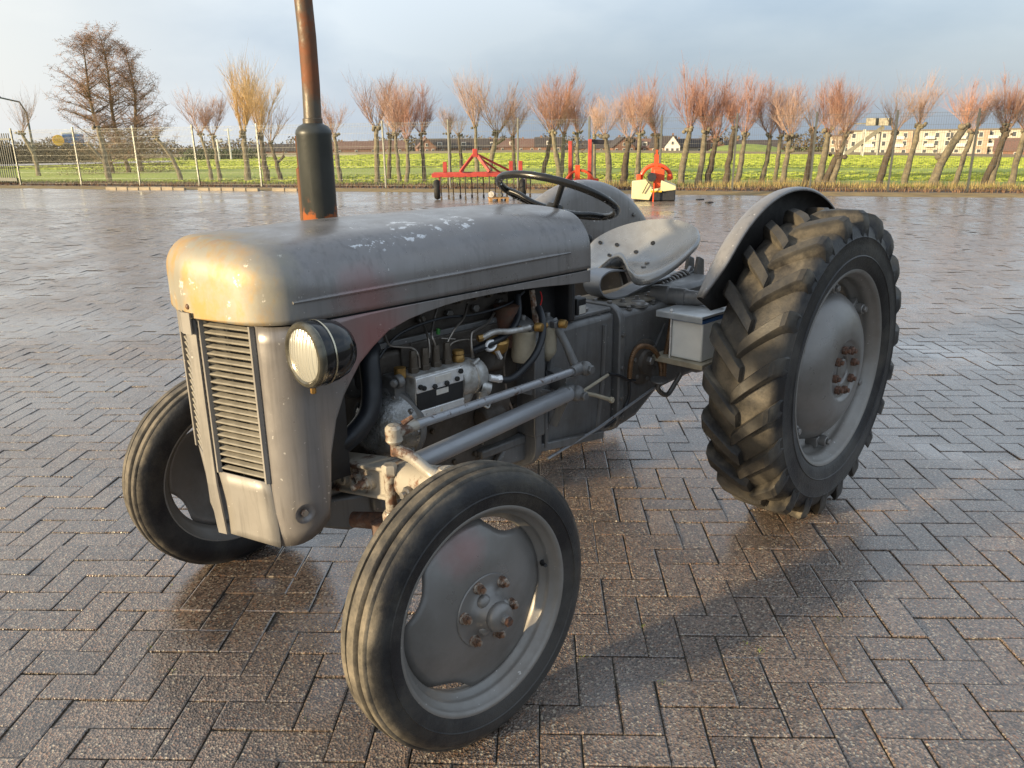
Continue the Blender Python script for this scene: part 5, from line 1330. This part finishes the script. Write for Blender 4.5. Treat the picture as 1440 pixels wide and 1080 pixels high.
k=MB(); k.lathe([(0,-.06),(.035,-.06),(.040,-.03),(.040,.03),(0,.035)],U(686,505,.16),(.8,.3,.3),18); k.build('breather',m_block,T)
k=MB(); k.bar(U(748,408,.20),U(754,455,.215),.018,.008,(0,1,0)); k.build('strap_bracket',m_nut,T)
k=MB(); k.tube(curve([U(760,410,.2),U(762,420,.21),U(759,432,.22)]),.0022,6); k.build('red_cable',m_red,T)
k=MB(); k.tube([U(616,462,.16),U(616,470,.16)],.006,8); k.build('green_plug',m_green,T)
# dashboard, fuel tank under bonnet, steering column
k=MB(); k.box((1.18,0,1.12),(.44,.40,.13)); k.build('fuel_tank',m_black,T,bevel=.02)
k=MB(); k.box((.935,0,1.02),(.03,.44,.32)); k.box((.99,0,.93),(.14,.30,.14)); k.build('dashboard',m_black,T,bevel=.01)
k=MB(); k.prism([(.80,.855),(.90,.855),(.915,1.0),(.86,1.0)],(0,.13,0),(1,0,0),(0,0,1),(0,.008,0)); k.prism([(-.10,.86),(.14,.86),(.14,.99),(-.10,.99)],(.905,0,0),(0,1,0),(0,0,1),(.006,0,0)); builds(k,'cream_panel',m_cream,T,bevel=.002)
k=MB(); k.box((.845,.16,.895),(.05,.05,.06)); k.build('switch_box',m_black,T,bevel=.005); k=MB(); k.box((.845,.1865,.885),(.035,.002,.03)); k.build('switch_label',m_label,T)
k=MB(); k.lathe([(.030,0),(.029,.008),(.020,.02),(.011,.035),(.009,.065),(0,.067)],(.885,.13,.838),(0,0,1),20); k.build('lever_boot',m_hose,T)
k=MB(); k.tube(curve([(.72,.02,.86),(.70,.03,.98),(.62,.02,1.08)]),.008,10); k.ball((.612,.019,1.095),.018,14); k.build('gear_lever',m_black,T)
SC=Vector((.7926,.0238,1.2608)); SN=Vector((-math.sin(R(23.2)),0,math.cos(R(23.2)))); sa,sb,_=frame(SN); hubc=SC-SN*.045
k=MB(); k.tube([SC+(sa*math.cos(t)+sb*math.sin(t))*.2155 for t in [i*2*math.pi/96 for i in range(96)]],.0128,14,closed=True); sw=k.build('steering_wheel',m_bake,T)
def pj(P): d=P-CAM; z=d.dot(fw); return 720+FPX*d.dot(rt)/z,540-FPX*d.dot(up)/z
ph=min([i*math.pi/180 for i in range(360)],key=lambda t:sum((a-b)**2 for a,b in zip(pj(SC+(sa*math.cos(t)+sb*math.sin(t))*.2155),(794,252))))
k=MB()
for i in range(3):
    a=ph+i*2*math.pi/3; d=sa*math.cos(a)+sb*math.sin(a); k.tube(curve([hubc+d*.02,hubc+d*.09+SN*.012,hubc+d*.16+SN*.035,SC+d*.213]),[.0105]*25,10)
k.build('spoke',m_bake,sw)
k=MB(); k.lathe([(.030,-.03),(.034,0),(.030,.014),(.014,.020),(0,.021)],hubc,SN,24); k.build('hub_cap',m_bake,sw)
k=MB(); rr=random.Random(4)
for i in range(90):
    a=rr.uniform(0,6.28); d=sa*math.cos(a)+sb*math.sin(a); r_=rr.uniform(-1,1); q=SC+d*(.2155+r_*.010)-Vector((0,0,.0125 if rr.random()<.7 else -.0118)); k.ball(q,rr.uniform(.0012,.0026),6)
M=MT('water drops'); M.b.inputs['Base Color'].default_value=(.9,.9,.9,1); M.b.inputs['Transmission Weight'].default_value=1; M.b.inputs['Roughness'].default_value=.03; M.b.inputs['IOR'].default_value=1.33
o=k.build('water_drops',M.m,sw); o['kind']='stuff'
k=MB(); k.tube([hubc,hubc+Vector((.30,-.02,-.20)),hubc+Vector((.42,-.02,-.33))],.018,14); k.build('steering_column',m_cast,T)
# ---- seat: pressed steel pan
def seat():
    k=MB(); P=[]; n=72; C=Vector((.245,0,.985)); holes=[]
    def surf(rho,th):
        c,s=math.cos(th),math.sin(th); g=math.exp(-(s/.33)**2) if c>0 else 0
        lx=.200 if c>0 else .205; ly=.236
        x=C.x+lx*c*rho*(1-.30*g*rho**4)*(1+.10*(c>0)*(1-g)*rho**2*0); y=ly*s*rho
        zr=.092-.082*c if c<0 else .092-.128*c**1.1*(1-g)-.022*g
        return Vector((x,y,C.z-.035+zr*rho**2.3+.02*math.exp(-((abs(s)*rho-.35)/.18)**2)*0))
    for j in range(n):
        th=2*math.pi*j/n; row=[]
        for i in range(15):
            row.append(surf(.02+.98*i/14,th))
        e=row[-1]; out=Vector((math.cos(th),math.sin(th),0))
        fl_=1+.9*max(0,math.cos(th))*(1-math.exp(-(math.sin(th)/.33)**2)); row.append(e+out*.007+Vector((0,0,-.003))); row.append(e+out*.011+Vector((0,0,-.013*fl_))); row.append(e+out*.009+Vector((0,0,-.022*fl_)))
        P.append(row)
    k.grid(P,cu=True); k.v.append(tuple(surf(0,0))); ci=len(k.v)-1
    for j in range(n): k.face(ci,((j+1)%n)*18,j*18)
    o=k.build('seat',m_seat,T,angle=60,solid=.003,offset=-1)
    h=MB()
    for tx,ty in ((867,345),(893.5,355),(918,342),(856.5,359),(838,333)):
        rho,th=min([(i*.03+.1,j*.06) for i in range(28) for j in range(105)],key=lambda q:sum((u-v)**2 for u,v in zip(pj(surf(*q)),(tx,ty))))
        p=surf(rho,th); p1=surf(rho+.03,th); p2=surf(rho,th+.06); nn=(p1-p).cross(p2-p).normalized()
        if nn.z<0: nn=-nn
        h.lathe([(0,.0),(.0092,.0),(.0098,.0015)],p+nn*.0012,nn,16)
    builds(h,'drain_hole',m_black,o)
    h=MB(); h.hexb(surf(.2,3)+Vector((0,0,.001)),(0,0,1),.011,.006); h.hexb(surf(.25,.8)+Vector((0,0,.001)),(0,0,1),.011,.006); builds(h,'seat_bolt',m_steel,o)
seat()
# spring bracket: flat steel strip curled under the seat
k=MB(); path=curve([(.06,0,.885),(.22,0,.872),(.36,0,.851),(.44,0,.848),(.515,0,.862),(.558,0,.900),(.552,0,.940),(.505,0,.960),(.445,0,.958),(.385,0,.948),(.33,0,.938)],6)
P=[]
for i,p in enumerate(path):
    t=(path[min(i+1,len(path)-1)]-path[max(i-1,0)]).normalized(); nn=Vector((-t.z,0,t.x)); y=.040 if i>12 else .036
    P.append([p+Vector((0,-y,0))+nn*.003,p+Vector((0,y,0))+nn*.003,p+Vector((0,y,0))-nn*.003,p+Vector((0,-y,0))-nn*.003])
k.grid(P,cv=True); k.build('seat_spring',m_rodc,T,angle=40)
# ---- battery box on the near side
bx=MB(); bx.box((.30,.331,.712),(.185,.138,.150)); bt_=bx.build('battery',m_white,T,bevel=.006)
k=MB(); k.box((.30,.331,.792),(.187,.140,.012)); k.build('battery_lid',m_blue,bt_)
k=MB(); k.box((.300,.305,.812),(.225,.205,.010)); k.box((.412,.305,.803),(.003,.205,.022)); k.build('lid_plate',m_zinc,bt_,bevel=.002)
k=MB(); k.box((.30,.305,.630),(.23,.235,.012)); k.box((.416,.305,.625),(.004,.235,.022)); builds(k,'battery_tray',m_cream,bt_,bevel=.002)
k=MB(); k.tube([(.405,.268,.625),(.405,.268,.830)],.0035,8); k.hexb((.405,.268,.817),(0,0,1),.008,.009); k.build('hold_down_rod',m_bright,bt_)
k=MB(); k.bar((.30,.30,.622),(.30,.17,.58),.04,.02); k.hexb((.38,.25,.622),(0,0,-1),.010,.012); k.build('tray_bracket',m_cast,bt_)
# conduits, pedals, rods on the near side
def ribbed(pts,r_,y_=None):
    c=curve(pts,16); k=MB(); k.tube(c,[r_*(1.0 if i%2 else .84) for i in range(len(c))],10); return k
ribbed([U(945,447,.215),U(940,480,.222),U(935,505,.225),U(933,532,.225)],.0115).build('ribbed_conduit',m_conduit,T)
ribbed([U(885,532,.20),U(888,505,.21),U(897,489,.215),U(910,487,.22),U(922,495,.22),U(929,512,.22),U(930,530,.222)],.0105).build('curved_conduit',m_conduit,T)
k=MB(); k.lathe([(0,0),(.034,0),(.036,.004),(.034,.009),(0,.010)],U(927,536,.235),(.1,.1,1),24); k.tube(curve([U(927,538,.235),U(926,548,.235),U(938,555,.24),U(950,538,.25),U(958,525,.26)]),.010,10); k.build('brake_pedal',m_cast,T)
k=MB(); k.tube([U(770,645,.19),U(840,603,.20),U(935,534,.20)],.0055,8); k.build('pull_rod',m_rod,T)
k=MB(); k.tube(curve([U(856,526,.19),U(870,528,.20),U(885,535,.20),U(893,535,.20)]),.006,8); k.tube(curve([U(885,535,.2),U(884,560,.19),U(872,583,.18),U(850,600,.16),U(820,610,.14),U(805,611,.12)]),.0068,8); builds(k,'wiring_loom',m_hose,T)
k=MB(); k.tube([U(817,552,.21),U(838,556,.21),U(858,562,.21)],[.008,.007,.008],8); k.tube([U(820,550,.20),U(855,527,.19)],.006,8); k.hexb(U(858,562,.21),(0,1,0),.012,.014); builds(k,'clutch_linkage',m_cream,T)
k=MB(); k.bar(U(935,455,.17),U(920,490,.172),.012,.006); k.build('stay_rod',m_cast,T)
# foot step/rail under the gearbox
k=MB(); k.bar((1.08,.19,.435),(.72,.19,.385),.02,.03); k.bar((1.05,.19,.43),(1.05,.19,.66),.03,.015); builds(k,'step_bracket',m_cast,T,bevel=.004)
k=MB(); k.prism([(1.26,.40),(1.02,.38),(1.02,.50),(1.2,.48)],(0,.13,0),(1,0,0),(0,0,1),(0,.03,0)); k.build('clutch_housing_rib',m_cast,T,bevel=.01)
# ---- steering drag link, radius arm, drop arm, axle beam
BJ=Vector((1.865,.430,.772)); RE=Vector((.995,.300,.722))
k=MB(); k.tube([BJ+(RE-BJ)*.04,BJ+(RE-BJ)*.97],.0125,16); k.build('drag_link',m_rod,T)
k=MB(); k.lathe([(0,-.028),(.016,-.028),(.022,-.020),(.020,-.010),(.0215,-.004),(.0215,.012),(.015,.020),(0,.022)],BJ,(0,0,1),20); k.tube([BJ+Vector((-.01,.0,.0)),BJ+(RE-BJ)*.09],[.016,.0145],14); k.tube([BJ+Vector((-.02,.01,.02)),BJ+Vector((-.045,.02,.034))],[.008,.006],8); k.build('front_ball_joint',m_axle,T)
k=MB(); k.tube([RE+Vector((.05,.008,.003)),RE+Vector((-.03,-.005,0))],[.018,.021],14); k.ball(RE+Vector((-.02,.01,0)),.025,14); k.hexb(RE+Vector((-.02,.025,0)),(0,1,0),.016,.016); k.build('rear_ball_joint',m_cast,T)
KP=Vector((1.805,.555,.665))
k=MB(); k.tube([BJ+Vector((0,0,-.03)),BJ+Vector((0,0,-.06))],.011,12); k.tube(curve([BJ+Vector((0,0,-.045)),BJ+Vector((-.02,.04,-.06)),KP+Vector((.02,-.03,.01)),KP+Vector((0,0,0))]),[.016]*8+[.015]*8+[.018]*9,12); k.lathe([(0,-.03),(.036,-.03),(.036,.012),(.022,.016),(.018,.03),(0,.031)],KP,(0,0,1),20); k.build('steering_arm',m_axle,T)
k=MB(); k.tube([Vector((1.79,.40,.655)),Vector((1.03,.28,.640))],[.027,.027],22); k.build('radius_arm',m_rodc,T)
q=Vector((1.00,.27,.64)); k=MB(); k.tube([q+Vector((.05,.01,0)),q+Vector((.0,0,0))],[.030,.026],16); k.ball(q+Vector((-.005,.02,-.005)),.028,12); k.hexb(q+Vector((-.01,.045,-.01)),(0,1,0),.016,.014); k.bar(q+Vector((0,0,.02)),q+Vector((-.01,-.10,.03)),.05,.06); k.bar(q+Vector((0,-.02,-.02)),q+Vector((.02,-.06,-.13)),.025,.03); k.bar(q+Vector((.03,-.03,-.02)),q+Vector((.16,-.09,.03)),.02,.03); k.build('radius_arm_pivot',m_cast,T,bevel=.003)
k=MB(); a=U(777,449,.215); k.tube([a,a.lerp(RE,.5),RE+Vector((.0,-.02,.01))],[.015,.013,.016],14); k.build('drop_arm',m_cast,T)
# axle beam
for s_ in (1,-1):
    def bp(y,z0): return Vector((1.80,s_*y,z0))
    zc=lambda y:.530+.20*(y)   # rises outwards
    k=MB()
    P=[]
    # channel: web and two flanges facing forwards
    sec=[(.045,.046),(.045,.036),(.036,.032),(.036,-.032),(.045,-.036),(.045,-.046),(-.045,-.046),(-.045,.046)]
    ys=[0.0,.1,.2,.3,.38] if s_>0 else [0.001,.1,.2,.3,.38]
    for y in ys: P.append([Vector((1.80+a,s_*y,zc(y)+b)) for a,b in sec])
    if s_<0: P=P[::-1]
    k.grid(P,cv=True); k.face(*[len(k.v)-8+i for i in range(8)]); be=k.build('axle_beam',m_axle,T,smooth=False,bevel=.004)
    k=MB(); P=[]
    for y,r_ in ((.33,.030),(.36,.042),(.42,.046),(.50,.044),(.565,.05)): P.append((y,r_*1.06))
    k.tube([Vector((1.80,s_*y,zc(y)+.004)) for y,_ in P],[r_ for _,r_ in P],18); k.build('outer_beam',m_axle,T)
    for y,st in ((.155,0),(.215,0),(.280,1)):
        k=MB(); c=Vector((1.834,s_*y,zc(y))); k.lathe([(.010,.006),(.010,.016),(.016,.018),(.020,.016),(.021,.0)],c,(1,0,0),20)
        if st: k.hexb(c+Vector((.01,0,0)),(1,0,0),.018,.018); k.hexb(c+Vector((.026,0,0)),(1,0,0),.013,.018); k.tube([c+Vector((.04,0,0)),c+Vector((.065,0,0))],.008,10)
        k.build('beam_boss' if not st else 'beam_bolt',m_axle,T,label=None)
    c=Vector((1.846,s_*.376,zc(.376)-.012)); k=MB(); k.tube([c+Vector((0,0,.06)),c+Vector((0,0,-.075))],.0155,14); k.hexb(c+Vector((0,0,.045)),(0,0,1),.020,.028); k.lathe([(0,-.02),(.024,-.02),(.026,0),(.02,.012),(0,.014)],c+Vector((0,0,-.070)),(0,0,1),16); k.build('clamp_pin',m_axle,T)
    c=Vector((1.845,s_*.46,zc(.46)-.008)); k=MB(); k.hexb(c,(1,0,0),.018,.018); k.tube([c,c+Vector((.03,0,0))],.009,10); k.build('clamp_bolt',m_steel,T)
    # kingpin and stub axle
    k=MB(); k.tube([Vector((1.805,s_*.555,.665)),Vector((1.805,s_*.57,.33))],[.030,.030],18); k.tube([Vector((1.806,s_*.565,.3555)),Vector((1.8057,s_*.68,.3555))],[.028,.022],16); k.lathe([(.07,0),(.07,.012),(.045,.02),(.04,.05),(0,.05)],Vector((1.8057,s_*.61,.3555)),(0,s_,0),28); k.build('kingpin',m_axle,T)
k=MB(); k.box((1.86,0,.55),(.16,.18,.14)); k.build('axle_bracket',m_cast,T,bevel=.012)
k=MB(); k.prism([(1.95,.50),(1.55,.42),(1.55,.36),(1.80,.36),(1.93,.42)],(0,-.10,0),(1,0,0),(0,0,1),(0,.2,0)); k.build('front_support',m_cast,T,bevel=.01)
k=MB(); q=Vector((1.84,.18,.44)); k.tube([q,q+Vector((-.05,.10,.01))],[.022,.026],12); k.tube([q+Vector((-.01,.12,.03)),q+Vector((-.01,.12,-.03))],[.028,.022],12); k.build('tie_joint',m_rnut,T)
# right-hand running gear seen under the machine
k=MB(); k.tube([Vector((1.79,-.40,.655)),Vector((1.03,-.28,.640))],[.027,.027],16); k.build('far_radius_arm',m_rodc,T)
print('objects',len(bpy.data.objects))
